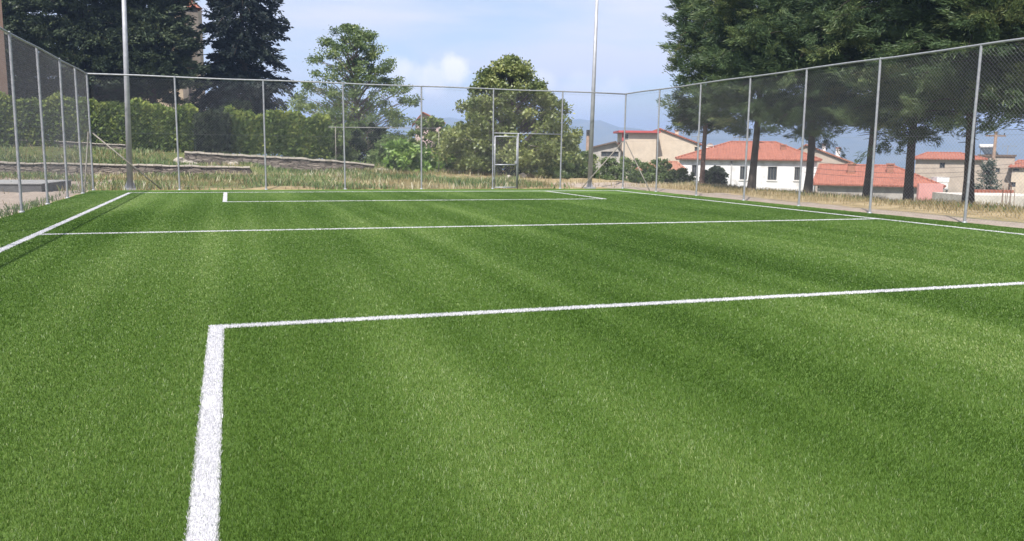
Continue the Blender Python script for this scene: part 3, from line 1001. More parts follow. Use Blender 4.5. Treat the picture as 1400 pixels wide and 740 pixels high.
# ------------------------------------------------------------------ walls behind the far fence
def rubble_wall(label, pts, thick, mat_, cope=.07, name='stone_wall', group='old stone walls behind the far fence'):
    """pts: (x, y, ztop, zbottom) along the wall"""
    root = empty(name, (pts[0][0], pts[0][1], 0), 0, label, 'wall', group)
    ox, oy = pts[0][0], pts[0][1]
    P = []
    for a, b_ in zip(pts[:-1], pts[1:]):
        k = max(2, int(abs(b_[0]-a[0])/.35))
        for i in range(k):
            t = i/k
            P.append([a[j]+(b_[j]-a[j])*t for j in range(4)])
    P.append(list(pts[-1]))
    mb, mc = MB(), MB()
    g = np.random.default_rng(len(label))
    for q in P:
        q[2] += g.normal(0, .014)
        q.append(g.normal(0, .03))
    for a, b_ in zip(P[:-1], P[1:]):
        xa, xb = a[0]-ox, b_[0]-ox
        ya, yb = a[1]-oy+a[4], b_[1]-oy+b_[4]
        f0, f1 = (xa, ya), (xb, yb)
        mb.poly([(*f0, a[3]), (*f1, b_[3]), (*f1, b_[2]), (*f0, a[2])])
        mb.poly([(f1[0], f1[1]+thick, b_[3]), (f0[0], f0[1]+thick, a[3]), (f0[0], f0[1]+thick, a[2]), (f1[0], f1[1]+thick, b_[2])])
        mb.poly([(*f0, a[2]), (*f1, b_[2]), (f1[0], f1[1]+thick, b_[2]), (f0[0], f0[1]+thick, a[2])])
        # coping slab
        gap = .012
        h = cope*g.uniform(.8, 1.25)
        fr = .05+g.uniform(0, .04)
        mc.v, mc.f = mc.v, mc.f
        n = len(mc.v)
        za, zb = a[2]+.004, b_[2]+.004
        mc.v += [(xa+gap, ya-fr, za), (xb-gap, yb-fr, zb), (xb-gap, yb+thick, zb), (xa+gap, ya+thick, za),
                 (xa+gap, ya-fr, za+h), (xb-gap, yb-fr, zb+h), (xb-gap, yb+thick, zb+h), (xa+gap, ya+thick, za+h)]
        for q in ((0, 3, 2, 1), (4, 5, 6, 7), (0, 1, 5, 4), (1, 2, 6, 5), (2, 3, 7, 6), (3, 0, 4, 7)):
            mc.f.append(tuple(n+i for i in q))
    a, b_ = P[0], P[-1]
    for q in (a, b_):
        mb.poly([(q[0]-ox, q[1]-oy+q[4], q[3]), (q[0]-ox, q[1]-oy+q[4]+thick, q[3]), (q[0]-ox, q[1]-oy+q[4]+thick, q[2]), (q[0]-ox, q[1]-oy+q[4], q[2])])
    mb.build('stonework', mat_, root)
    mc.build('coping', M['coping'], root)
    return root


def wp(px, py, Y, zb):
    p = atY(px, py, Y)
    return (p[0], Y, p[2], zb)


rubble_wall('low stone terrace wall behind the left floodlight pole', [wp(-60, 223, 45, -.3), wp(125, 225.5, 45, -.3), wp(342, 230, 45, -.3)], .4, M['stone'])
rubble_wall('upper stone wall sloping down to the right under the green hedge', [wp(252, 209, 50, .0), wp(420, 219, 50, -.1), wp(478, 223, 50, -.2), wp(512, 227, 50, -.2)], .45, M['stone'], .09)
rubble_wall('low broken stone wall in front of the bright ferny shrub', [wp(515, 233, 49.4, -.3), wp(575, 234.5, 49.4, -.3), wp(630, 236.5, 49.4, -.3)], .4, M['stone'], .09)
rubble_wall('thin pale ledge wall below the hedge near the left fence corner', [wp(-40, 190, 52, 1.0), wp(60, 193, 52, 1.0), wp(172, 199, 52, 1.0)], .3, M['stone'], .05)


def rock(label, p, s, seed, sq=(1, .8, .7)):
    g = np.random.default_rng(seed)
    import bmesh
    bm = bmesh.new()
    bmesh.ops.create_icosphere(bm, subdivisions=2, radius=s)
    for v in bm.verts:
        k = 1+.22*math.sin(v.co.x*7/s*.4+seed)+.15*g.normal()
        v.co = Vector((v.co.x*sq[0]*k, v.co.y*sq[1]*k, v.co.z*sq[2]*k))
    me = bpy.data.meshes.new('rock')
    bm.to_mesh(me)
    bm.free()
    o = link('rock', me, M['rock'])
    o.location = (p[0], p[1], p[2]+s*.3)
    return tag(o, label, 'rock', 'loose stones on the bank')


for k, (px, py, Y, s, lab) in enumerate([
        (248, 206, 49.5, .42, 'larger pale stone tumbled at the left end of the sloping wall'),
        (262, 210, 49.0, .30, 'smaller pale stone just right of the big one at the sloping wall'),
        (318, 216, 49.3, .28, 'loose stone lying against the face of the sloping wall'),
        (694, 236, 41.0, .2, 'whitish stone seen through the gate in the dry grass'),
        (714, 233, 42.0, .24, 'pinkish pale stone in the dry grass just right of the gate')]):
    p = atY(px, py, Y)
    rock(lab, (p[0], p[1], float(terr(p[0], p[1]))), s, k+3)

# old pipe rail under the airy tree
pa, pb = atY(449, 174, 47), atY(600, 175.5, 47)
root = empty('pipe_rail', (pa[0], 47, 0), 0, 'thin old pipe rail on posts in front of the airy tree', 'rail')
L = pb[0]-pa[0]
MB().tube((0, 0, pa[2]), (L, 0, pb[2]), .017, n=7).build('rail_pipe', M['kerb'], root, True)
for t in (0.06, 1.0):
    MB().tube((L*t, 0, -.2), (L*t, 0, pa[2]+(pb[2]-pa[2])*t), .02, n=7).build('post', M['brace'], root, True)

# concrete platform in the lot left of the pitch
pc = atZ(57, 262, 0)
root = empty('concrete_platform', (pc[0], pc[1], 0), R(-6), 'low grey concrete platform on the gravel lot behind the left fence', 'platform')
MB().box(-9, 0, -.2, 0, 3.4, .24).build('slab', M['slab_shade'], root)
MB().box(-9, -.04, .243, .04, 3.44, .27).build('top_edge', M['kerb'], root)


# ------------------------------------------------------------------ houses
def wall_front(mb, x0, x1, z0, z1, y, ops, rec=.14):
    """front wall at local y, facing -y, with real openings and reveals"""
    xs = sorted({x0, x1, *[o[0] for o in ops], *[o[1] for o in ops]})
    zs = sorted({z0, z1, *[o[2] for o in ops], *[o[3] for o in ops]})
    for a, b_ in zip(xs[:-1], xs[1:]):
        for c, d in zip(zs[:-1], zs[1:]):
            mx_, mz_ = (a+b_)/2, (c+d)/2
            if any(o[0] < mx_ < o[1] and o[2] < mz_ < o[3] for o in ops):
                continue
            mb.poly([(a, y, c), (b_, y, c), (b_, y, d), (a, y, d)])
    for (a, b_, c, d) in ops:
        mb.poly([(a, y, c), (a, y+rec, c), (a, y+rec, d), (a, y, d)])
        mb.poly([(b_, y, d), (b_, y+rec, d), (b_, y+rec, c), (b_, y, c)])
        mb.poly([(a, y, d), (a, y+rec, d), (b_, y+rec, d), (b_, y, d)])
        mb.poly([(a, y, c), (b_, y, c), (b_, y+rec, c), (a, y+rec, c)])


def house(name, label, px0, px1, D, y_eave, zbase, depth, roof, y_ridge, wallm, roofm, wins=(), chimneys=(), ridge=None, over=.3, delta=0.0, group='houses down the slope', sill=True, roof_over_r=0.0):
    """front wall spans photo pixels px0..px1 at camera depth D; local x runs right, y away"""
    o = atD(px0, y_eave, D)
    a_ = -YAW+delta
    dx = np.array([math.cos(a_), math.sin(a_), 0])
    k1 = (px1-700)/FPX
    w = float((k1*((o-CAM)@fw)-(o-CAM)@cr)/(dx@cr-k1*(dx@fw)))
    ze = float(o[2])
    root = empty(name, (o[0], o[1], zbase), -YAW+delta, label, 'house' if name != 'shed' else 'shed', group)
    s = w/(px1-px0)
    he = ze-zbase

    def zz(py):
        return he-(py-y_eave)*s
    ops = [((a-px0)*s, (b_-px0)*s, zz(d), zz(c)) for (a, b_, c, d) in wins]
    mb = MB()
    wall_front(mb, 0, w, 0, he, 0, ops)
    for q in ([(w, 0, 0), (w, depth, 0), (w, depth, he), (w, 0, he)], [(0, depth, 0), (0, 0, 0), (0, 0, he), (0, depth, he)], [(w, depth, 0), (0, depth, 0), (0, depth, he), (w, depth, he)]):
        mb.poly(q)
    if roof == 'gable_front':
        pk = ((ridge-px0)*s if ridge else w/2, zz(y_ridge))
        mb.poly([(0, 0, he), (w, 0, he), (pk[0], 0, pk[1])])
        mb.poly([(w, depth, he), (0, depth, he), (pk[0], depth, pk[1])])
        th = .14
        rb = MB()
        for (xe, sg) in ((0, -1), (w, 1)):
            k = (pk[1]-he)/max(abs(pk[0]-xe), .01)
            xo, zo = xe+sg*over, he-over*k
            for z_, fl in ((.03, 1), (.03+th, 0)):
                rb.poly([(xo, -over, zo+z_), (pk[0], -over, pk[1]+z_), (pk[0], depth+over, pk[1]+z_), (xo, depth+over, zo+z_)])
            rb.poly([(xo, -over, zo+.03), (pk[0], -over, pk[1]+.03), (pk[0], -over, pk[1]+.03+th), (xo, -over, zo+.03+th)])
            rb.poly([(xo, -over, zo+.03), (xo, depth+over, zo+.03), (xo, depth+over, zo+.03+th), (xo, -over, zo+.03+th)])
        ro = rb.build('roof', roofm, root)
        rz_at = lambda x_, y_: pk[1]-abs(x_-pk[0])*(pk[1]-he)/max(pk[0], .1)
    elif roof == 'hip':
        zr = zz(y_ridge) if ridge is None else zz(y_ridge)
        # the ridge sits depth/2 behind the front, so correct its height for distance
        zr = H_CAM-zbase + (zz(y_ridge)+zbase-H_CAM)*(D+depth/2)/D
        r0, r1 = ((ridge[0]-px0)*s, (ridge[1]-px0)*s) if ridge else (depth/2, w-depth/2)
        a, c = -over, w+over+roof_over_r
        y0, y1 = -over, depth+over
        zl = he-.02
        rb = MB()
        th = .1
        A, B_, C_, D_ = (a, y0, zl+th), (c, y0, zl+th), (c, y1, zl+th), (a, y1, zl+th)
        E_, F_ = (r0, depth/2, zr), (r1, depth/2, zr)
        rb.poly([A, B_, F_, E_]); rb.poly([C_, D_, E_, F_]); rb.poly([D_, A, E_]); rb.poly([B_, C_, F_])
        for p_, q_ in ((A, B_), (B_, C_), (C_, D_), (D_, A)):
            rb.poly([(p_[0], p_[1], zl), (q_[0], q_[1], zl), q_, p_])
        ro = rb.build('roof', roofm, root)
        rc = MB()   # ridge and hip cap tiles
        for p_, q_ in ((E_, F_), (A, E_), (B_, F_)):
            rc.tube(p_, q_, .09, n=6)
        rc.build('ridge_tiles', roofm, ro)
        MB().box(a+.02, y0+.02, zl-.06, c-.02, y1-.02, zl-.004).build('eave', M['eave'], root)
        rz_at = lambda x_, y_: zl+(zr-zl)*max(0, min(1, (y_+over)/(depth/2+over)))
    elif roof == 'flat':
        ro = MB().box(-.12, -.12, he+.003, w+.12, depth+.12, he+.2).build('roof', M['eave'] if roofm is None else roofm, root)
        rz_at = lambda x_, y_: he+.2
    mb.build('wall', wallm, root)
    for (a, b_, c, d) in ops:
        wm = MB()
        t = .055
        wm.box(a, .06, c, a+t, .12, d).box(b_-t, .06, c, b_, .12, d).box(a+t, .06, c, b_-t, .12, c+t).box(a+t, .06, d-t, b_-t, .12, d)
        n_ = 2 if (b_-a) > .45 else 1
        for k in range(1, n_+1):
            xm = a+(b_-a)*k/(n_+1)
            wm.box(xm-.02, .065, c+t, xm+.02, .115, d-t)
        wo = wm.build('window', M['frame'], root)
        MB().box(a+.002, .125, c+.002, b_-.002, .135, d-.002).build('pane', M['glass'], wo)
        if sill:
            MB().box(a-.07, -.06, c-.09, b_+.07, .1, c-.003).build('sill', M['white_frame'], wo)
    for (cx, yb, ctop, cw, cm) in chimneys:
        x_ = (cx-px0)*s
        y_ = yb
        z0 = rz_at(x_, y_)-.35
        zt = H_CAM-zbase+(zz(ctop)+zbase-H_CAM)*(D+y_)/D
        hw = cw*s/2
        ch = MB().box(x_-hw, y_-hw, z0, x_+hw, y_+hw, zt).build('chimney', cm, ro)
        MB().box(x_-hw-.06, y_-hw-.06, zt+.003, x_+hw+.06, y_+hw+.06, zt+.09).build('cap', M['tile_dull'], ch)
    return root, s, he, w, zz, ro


ZB = -3.4
h1, s1, he1, w1, zz1, _ = house('house', 'long white house with five windows and a red hipped roof', 929, 1117, 65, 217.5, ZB, 8.2, 'hip', 192.5, M['white_wall'], M['tile'],
      [(947, 954, 226, 242), (977, 987, 226.5, 245), (1014, 1024, 226.5, 245.5), (1052, 1064.5, 226.5, 245.5), (1088, 1096.5, 226.5, 245)],
      [(1039, 2.2, 198.5, 6, M['brick']), (1075, 2.2, 197, 6.5, M['brick'])], ridge=(1003, 1068), delta=R(-12))
MB().tube((zz1 and (1002-929)*s1, -.05, .6), ((1002-929)*s1, -.05, he1-.1), .05, n=7).build('downpipe', M['kerb'], h1, True)
for (px, ln) in ((942, .9), (968, .75)):
    pass
house('house', 'beige house with a blank gable end and a red roof, left of the white house', 846, 958, 80, 197.5, -4.6, 10, 'gable_front', 177, M['beige'], M['tile'], [(950, 955, 200, 206)],
      [(926, 2.0, 178.5, 5, M['beige'])], ridge=902, over=.18, delta=R(-9))
# red-trimmed dormer block on the left side of that house
p = atD(849, 192, 78)
root = empty('rooftop_room', (p[0], p[1], -4.4), -YAW, 'red trimmed rooftop room with a flat red roof beside the beige gable', 'rooftop room')
za = atD(849, 181.5, 78)[2]+4.4
MB().box(.15, .2, 0, 3.4, 4, za).build('wall', M['beige'], root)
MB().box(-.25, -.2, za+.003, 3.7, 4.3, za+.2).build('roof', M['red_paint'], root)
MB().box(.1, .12, za-.75, .3, .19, za).build('trim', M['red_paint'], root)
wo = MB().box(.35, .16, za-.62, .75, .197, za-.1).build('window', M['white_frame'], root)
MB().box(.39, .145, za-.58, .71, .157, za-.14).build('pane', M['glass'], wo)
house('shed', 'dark grey shed with a shallow brown roof behind the right floodlight pole', 806, 848, 74, 204, -4.2, 5, 'gable_front', 195, M['grey_wall'], M['eave'], [(822, 846, 207, 214)], ridge=842, over=.3, group='sheds down the slope', sill=False, delta=R(-7))
house('shed', 'small shed with a faded tile roof peeping over the bushes beside the white house', 876, 932, 57, 233, -3.6, 3.5, 'hip', 221, M['tan'], M['tile_dull'], group='sheds down the slope', ridge=(893, 925), delta=R(-11))
house('house', 'tan gabled house with two white chimneys just behind the white house', 1066, 1164, 76, 222, -4.6, 9, 'gable_front', 197.5, M['tan'], M['tile_dull'], [],
      [(1126, 1.2, 196, 5, M['white_wall']), (1146, 1.4, 201, 6, M['white_wall'])], ridge=1101, over=.2, delta=R(-19))
house('house', 'low house with a wide red tiled roof in front of the tan house', 1118, 1256, 56, 252.5, -3.4, 9.5, 'hip', 222.5, M['grey_wall'], M['tile'], [(1117.8+1, 1119.8, 254, 258)],
      [(1165.5, 2.6, 221.5, 11, M['brick']), (1221, 3.0, 221, 9, M['brick'])], ridge=(1119, 1228), roof_over_r=1.2, delta=R(-20.5))
house('house', 'tan two storey house with a low red hipped roof and one small window', 1252, 1345, 76, 217.5, -5.0, 8, 'hip', 207.5, M['tan'], M['tile'], [(1286, 1293.5, 222.5, 231)], ridge=(1268, 1316), sill=False, delta=R(-26))
h5, s5, he5, w5, zz5, r5 = house('house', 'tan flat roofed house at the right edge with a solar water heater on top', 1338, 1388, 84, 214, -5.0, 9, 'flat', 0, M['tan'], None, [(1363, 1369, 232, 239)], sill=False, delta=R(-29.5))
house('house', 'tan house with a small balcony window and red roof cut by the right edge', 1384, 1450, 82, 229, -5.0, 8, 'hip', 217.5, M['beige'], M['tile'], [(1384+1.5, 1394, 230.5, 234.5), (1384, 1391, 253, 261)], ridge=(1392, 1440), sill=False, delta=R(-31))
house('house', 'small distant house with a red roof between the two leafy trees', 568, 604, 92, 167, -1.0, 6, 'gable_front', 155, M['pink_white'], M['tile'], [(584, 590, 170, 176)], ridge=578, over=.4, group='houses behind the leafy trees', delta=R(7))

# solar water heater on the flat roof
zr = he5+.2
p = atD(1350, 214, 85)
root = empty('solar_heater', (p[0], p[1], -5.0+zr), -YAW, 'solar water heater with a white tank on the flat roof', 'water heater')
MB().tube((-.7, .3, .85), (.7, .3, .85), .22, n=12).build('tank', M['white_frame'], root, True)
mb = MB()
for x_ in (-.6, .6):
    mb.tube((x_, .3, 0), (x_, .3, .7), .03, n=6).tube((x_, -.7, 0), (x_, .3, .65), .03, n=6)
mb.tube((-.6, .3, .62), (.6, .3, .62), .025, n=6)
mb.build('stand', M['steel'], root)
MB().poly([(-.7, -.75, .05), (.7, -.75, .05), (.7, .25, .72), (-.7, .25, .72)]).poly([(-.7, -.73, 0), (-.7, .27, .67), (.7, .27, .67), (.7, -.73, 0)]).build('collector', M['glass'], root)


def antenna(px, pyb, pyt, D, label):
    p, q = atD(px, pyb, D), atD(px, pyt, D)
    root = empty('antenna', p, -YAW, label, 'antenna', 'television antennas on the roofs')
    h = q[2]-p[2]
    MB().tube((0, 0, 0), (0, 0, h), .03, n=6).build('mast', M['kerb'], root)
    mb = MB().tube((-.5, 0, h-.08), (.9, 0, h-.05), .02, n=5)
    for k in range(6):
        x_ = -.45+k*.25
        mb.tube((x_, -.3, h-.07), (x_, .3, h-.07), .012, n=4)
    mb.tube((-.55, 0, h-.35), (-.55, 0, h+.2), .015, n=4)
    mb.build('elements', M['kerb'], root)


antenna(934, 187, 179, 82, 'antenna behind the chimney of the beige house')
antenna(953, 196, 186, 80, 'antenna at the right eave of the beige house')
antenna(1011, 194, 187, 69.2, 'antenna on the white house ridge, beside a conifer trunk')
antenna(1377, 213, 199, 86, 'tall antenna beside the solar heater')


def dish(px, py, D, label):
    p = atD(px, py, D)
    import bmesh
    bm = bmesh.new()
    bmesh.ops.create_uvsphere(bm, u_segments=16, v_segments=10, radius=.42)
    bmesh.ops.delete(bm, geom=[v for v in bm.verts if v.co.z > -.18], context='VERTS')
    for v in bm.verts:
        v.co.z += .3
    me = bpy.data.meshes.new('dish')
    bm.to_mesh(me)
    bm.free()
    root = empty('satellite_dish', p, -YAW, label, 'satellite dish')
    o = link('dish', me, M['white_frame'], root)
    o.rotation_euler = (R(75), 0, R(-30))
    o.location = (0, -.1, .25)
    MB().tube((0, 0, -.45), (0, 0, .25), .025, n=6).build('mast', M['kerb'], root)


dish(970, 206, 67, 'white satellite dish on the left slope of the white house roof')

# pink wall, tile-topped wall, pale terrace with starter bars, white tank
p = atD(1257, 251, 50)
q = atD(1290, 251, 50)
root = empty('garden_wall', (p[0], p[1], -3.3), -YAW, 'pink garden wall at the right end of the low red roof', 'wall')
MB().box(0, 0, 0, float(np.linalg.norm((q-p)[:2])), .25, p[2]+3.3).build('wall_panel', M['pink'], root)
p, q = atD(1326, 259.5, 47), atD(1384, 259.5, 47)
root = empty('garden_wall', (p[0], p[1], -3.3), -YAW, 'low wall with an orange tile coping in front of the small spruce', 'wall')
wl = float(np.linalg.norm((q-p)[:2]))
MB().box(0, 0, 0, wl, .3, p[2]+3.0).build('wall_panel', M['beige'], root)
MB().box(-.05, -.08, p[2]+3.003, wl+.05, .38, p[2]+3.3).build('coping', M['tile'], root)
p, q = atD(1318, 267, 42), atD(1440, 268, 42)
root = empty('concrete_terrace', (p[0], p[1], -3.2), -YAW, 'unfinished pale concrete terrace behind the right end of the tree row', 'terrace')
wl = float(np.linalg.norm((q-p)[:2]))
MB().box(0, 0, 0, wl, 3.2, p[2]+3.2).build('terrace_body', M['concrete'], root)
p = atD(1378, 281, 41)
root = empty('starter_bars', (p[0], p[1], p[2]-.4), -YAW, 'cluster of rusty starter bars standing before the pale terrace', 'rebar')
for k in range(7):
    x_ = -.28+k*.095
    MB().tube((x_, (k % 2)*.25, 0), (x_+.02*(k % 3-1), (k % 2)*.25, 1.25+.12*(k % 3)), .014, n=5).build('bar', M['rust'], root)
p = atD(1288, 258, 60)
root = empty('water_tank', (p[0], p[1], p[2]-2.5), -YAW, 'white box shaped water tank in front of the tan two storey house', 'tank')
mb = MB()
for x_ in (-.4, .4):
    for y_ in (.1, .7):
        mb.box(x_-.05, y_-.05, 0, x_+.05, y_+.05, 2.5)
for k in range(1):
    mb.box(-.45, -.05, 2.4, .45, .85, 2.5)
mb.build('stand', M['kerb'], root)
MB().box(-.42, 0, 2.503, .42, .8, 2.95).build('lower_tank', M['white_frame'], root)
MB().box(-.44, -.02, 2.99, .46, .82, 3.32).build('upper_tank', M['white_wall'], root)
bs = conifer(133, 4.6, .2, 1.35, M['blue_spruce'], M['bark'], .07, lambda t: (1-t)**.8, per=6, step=.17, nb=7, droop=.12, rise=.15, leaf=(.13, .05), clump=.16, nleaf=12)
p = atD(1352, 216, 56)
place_tree('spruce', bs, (p[0], p[1], p[2]-4.6), 0, 'small pale blue green spruce in the garden before the flat roofed house')


def utility_pole(px, pyt, D, r, label, arms=True, zlow=-4.5):
    t = atD(px, pyt, D)
    root = empty('utility_pole', (t[0], t[1], zlow), -YAW, label, 'utility pole', 'utility poles')
    h = t[2]-zlow
    MB().tube((0, 0, 0), (0, 0, h), r, r*.75, 9).build('shaft', M['wood'], root, True)
    if arms:
        MB().box(-.7, -.05, h-.35, .7, .05, h-.25).build('crossarm', M['wood'], root)
        for x_ in (-.6, 0, .6):
            MB().tube((x_, 0, h-.25), (x_, 0, h-.1), .04, n=6).build('insulator', M['black'], root)
    else:
        MB().box(-.12, -.14, h-.3, .12, .14, h+.12).build('insulator', M['black'], root)
    return t


utility_pole(804, 180, 62, .17, 'wooden pole with a dark cap just left of the right floodlight pole', False)
ta = utility_pole(1362, 180, 58, .13, 'brown wooden utility pole with crossarm behind the small spruce')
# cables sagging across the roofs to that pole
for k, (py0, py1) in enumerate(((220, 226), (229, 231), (236, 237))):
    a = np.array(atD(1100, py0, 50))
    b_ = np.array(atD(1420, py1-6, 62))
    pts = [a+(b_-a)*t+np.array([0, 0, -.5*4*t*(1-t)]) for t in np.linspace(0, 1, 15)]
    o = MB().path([p-a for p in pts], [.011]*15, 4).build('power_cable', M['black'])
    o.location = a
    tag(o, ['topmost black cable strung in front of the low red roof', 'middle black cable strung in front of the low red roof', 'lowest black cable strung in front of the low red roof'][k], 'cable', 'cables strung over the roofs')

# left side buildings
p = atD(150, 100, 72)
rt = empty('stone_building', (*atD(158, 205, 72)[:2], 0), -YAW+R(10), 'tan stone building with a sloping tiled roof edge behind the dark conifers', 'building')
s = 72/FPX
w = (258-158)*s
z0_, z1_ = 9.2, 14.4
mb = MB()
mb.poly([(0, 0, 0), (w, 0, 0), (w, 0, z1_), (0, 0, z0_)]).poly([(w, 0, 0), (w, 7, 0), (w, 7, z1_), (w, 0, z1_)]).poly([(0, 7, 0), (0, 0, 0), (0, 0, z0_), (0, 7, z0_)]).poly([(w, 7, 0), (0, 7, 0), (0, 7, z0_), (w, 7, z1_)])
mb.build('wall', M['old_stone'], rt)
mb = MB()
k = (z1_-z0_)/w
for zo in (.02, .3):
    mb.poly([(-.4, -.4, z0_-.4*k+zo), (w+.05, -.4, z1_+zo), (w+.05, 7.4, z1_+zo), (-.4, 7.4, z0_-.4*k+zo)])
mb.poly([(-.4, -.4, z0_-.4*k+.02), (w+.05, -.4, z1_+.02), (w+.05, -.4, z1_+.3), (-.4, -.4, z0_-.4*k+.3)])
mb.build('roof', M['tile_dull'], rt)
rt = empty('stone_tower', (*atD(256, 205, 70)[:2], 0), -YAW+R(22), 'square tan tower with a small orange roof between the dark conifers', 'tower')
w = 21*70/FPX
zt = atD(266, 14, 70)[2]
mb = MB().box(0, .2, 0, w, .2+w, zt)
mb.box(-.12, -.05, 0, .34, .19, zt-2.2).box(w-.38, -.05, 0, w+.06, .19, zt-2.2)
mb.build('shaft', M['buttress'], rt)
MB().poly([(-.2, 0, zt), (w+.2, 0, zt), (w/2, w/2+.2, zt+.8)]).poly([(w+.2, 0, zt), (w+.2, w+.4, zt), (w/2, w/2+.2, zt+.8)]).poly([(w+.2, w+.4, zt), (-.2, w+.4, zt), (w/2, w/2+.2, zt+.8)]).poly([(-.2, w+.4, zt), (-.2, 0, zt), (w/2, w/2+.2, zt+.8)]).build('roof', M['tile'], rt)
rt = empty('brown_building', (*atD(17, 205, 46)[:2], 0), -YAW+R(34), 'brown rendered building cut by the top left corner', 'building')
mb = MB()
wall_front(mb, -8, 0, 0, 11, 0, [(-3.2, -2.0, 5.6, 7.2), (-6.2, -5.0, 5.6, 7.2)])
mb.poly([(0, 0, 0), (0, 8, 0), (0, 8, 11), (0, 0, 11)]).poly([(-8, 8, 0), (-8, 0, 0), (-8, 0, 11), (-8, 8, 11)]).poly([(0, 8, 0), (-8, 8, 0), (-8, 8, 11), (0, 8, 11)])
mb.build('wall', M['brown'], rt)
MB().box(-8.3, -.3, 11.003, .3, 8.3, 11.25).build('roof', M['eave'], rt)
for xa in (-3.2, -6.2):
    wo = MB().box(xa, .08, 5.6, xa+.06, .13, 7.2).box(xa+1.14, .08, 5.6, xa+1.2, .13, 7.2).box(xa+.57, .085, 5.6, xa+.63, .125, 7.2).build('window', M['white_frame'], rt)
    MB().box(xa+.002, .135, 5.602, xa+1.198, .138, 7.198).build('pane', M['glass'], wo)

# a scatter of far houses in the valley
g = np.random.default_rng(5)
FARL = ['tiny pale house in the hazy valley behind the tree trunks']
spots = [(1205, 330, 8), (1216, 420, 7), (1227, 300, 9), (1222, 520, 8), (1236, 380, 8), (1148, 360, 8), (1170, 450, 9), (1183, 330, 7), (1262, 480, 8), (1300, 540, 9)]
proto = empty('valley_house', (0, 0, 0), 0, FARL[0], 'house', 'tiny houses in the valley')
MB().box(-5, -4, -3, 5, 4, 5.5).build('wall', M['white_wall'], proto)
MB().poly([(-5.5, -4.5, 5.5), (5.5, -4.5, 5.5), (5.5, 0, 8), (-5.5, 0, 8)]).poly([(5.5, 4.5, 5.5), (-5.5, 4.5, 5.5), (-5.5, 0, 8), (5.5, 0, 8)]).poly([(-5.5, -4.5, 5.5), (-5.5, 0, 8), (-5.5, 4.5, 5.5)]).poly([(5.5, -4.5, 5.5), (5.5, 4.5, 5.5), (5.5, 0, 8)]).poly([(-5.5, -4.5, 5.499), (-5.5, 4.5, 5.499), (5.5, 4.5, 5.499), (5.5, -4.5, 5.499)]).build('roof', M['tile_dull'], proto)
for k, (px, D, sz) in enumerate(spots):
    o = proto if k == 0 else copy_tree(proto)
    p = atD(px, 215, D)
    o.location = (p[0], p[1], float(terr(p[0], p[1])))
    o.rotation_euler = (0, 0, g.uniform(0, 3))


# ------------------------------------------------------------------ dry grass and weeds
def tufts(name, pts, hmin, hmax, w, mat_, tmean, tsd, seed, bend=.5):
    g = np.random.default_rng(seed)
    x, y = pts
    n = len(x)
    z = terr(x, y)
    h = g.uniform(hmin, hmax, n)
    a = g.uniform(0, 2*np.pi, n)
    b_ = g.uniform(0, 2*np.pi, n)
    l = h*g.uniform(.1, bend, n)
    c, s = np.cos(a)*w/2, np.sin(a)*w/2
    V = np.stack([np.stack([x-c, y-s, z-.03], 1), np.stack([x+c, y+s, z-.03], 1), np.stack([x+c*.3+l*np.cos(b_), y+s*.3+l*np.sin(b_), z+h], 1), np.stack([x-c*.3+l*np.cos(b_), y-s*.3+l*np.sin(b_), z+h*.97], 1)], 1)
    t = np.clip(tmean + .16*NB(x*.6, y*.6) + g.normal(0, tsd, n), 0, 1)
    return tag(link(name, np_mesh(name, V, 4, t, mat_)), kind='stuff')


def area(n, x0, x1, y0, y1, dens=None, seed=0):
    g = np.random.default_rng(seed)
    x, y = g.uniform(x0, x1, n), g.uniform(y0, y1, n)
    if dens is not None:
        k = g.uniform(0, 1, n) < dens(x, y)
        x, y = x[k], y[k]
    return x, y


tufts('dry_grass', area(30000, -12, 18.5, FY+.15, 51, lambda x, y: np.clip(.62+.45*NA(x*.8, y*.8), .06, 1)*(1-.75*((x > 14)*1.0)), 1), .05, .24, .03, M['dry'], .46, .22, 2)
tufts('dry_grass', area(30000, 18.1, 25.5, 8, 36, lambda x, y: np.clip(.25+.5*sstep(18, 19.6, x)+.3*NA(x*.9, y*.9), 0, 1), 3), .04, .2, .022, M['dry'], .5, .2, 4)
tufts('weeds', area(40000, -13, 14, FY+.2, 52, lambda x, y: np.clip(.25+.6*NC_(x*.7, y*.7)+.5*((y > 45.5) & (x < 3)), 0, 1), 5), .06, .26, .06, M['weed'], .5, .22, 6, .8)
tufts('weeds', area(9000, 20.6, 24.8, 12, 36, lambda x, y: np.clip(.7+.4*NC_(x*.8, y*.8), 0, 1), 7), .03, .11, .05, M['weed'], .3, .2, 8, .8)
tufts('weeds', area(2600, FL-.55, FL-.02, 8, FY, lambda x, y: np.clip(.35+.5*NA(x*2, y*1.2), 0, 1), 9), .03, .16, .03, M['weed'], .3, .2, 10, .8)
tufts('dry_grass', area(9000, -16, FL-.3, 16, 45, lambda x, y: np.clip(.15+.45*NC_(x*.7, y*.7), 0, 1), 11), .04, .2, .025, M['dry'], .5, .2, 12)

tufts('wild_flowers', area(5200, -11, 13, FY+.3, 50, lambda x, y: np.clip(.1+.7*NA(x*.9, y*.8), 0, 1), 21), .12, .3, .055, M['flower'], .5, .25, 22, .6)

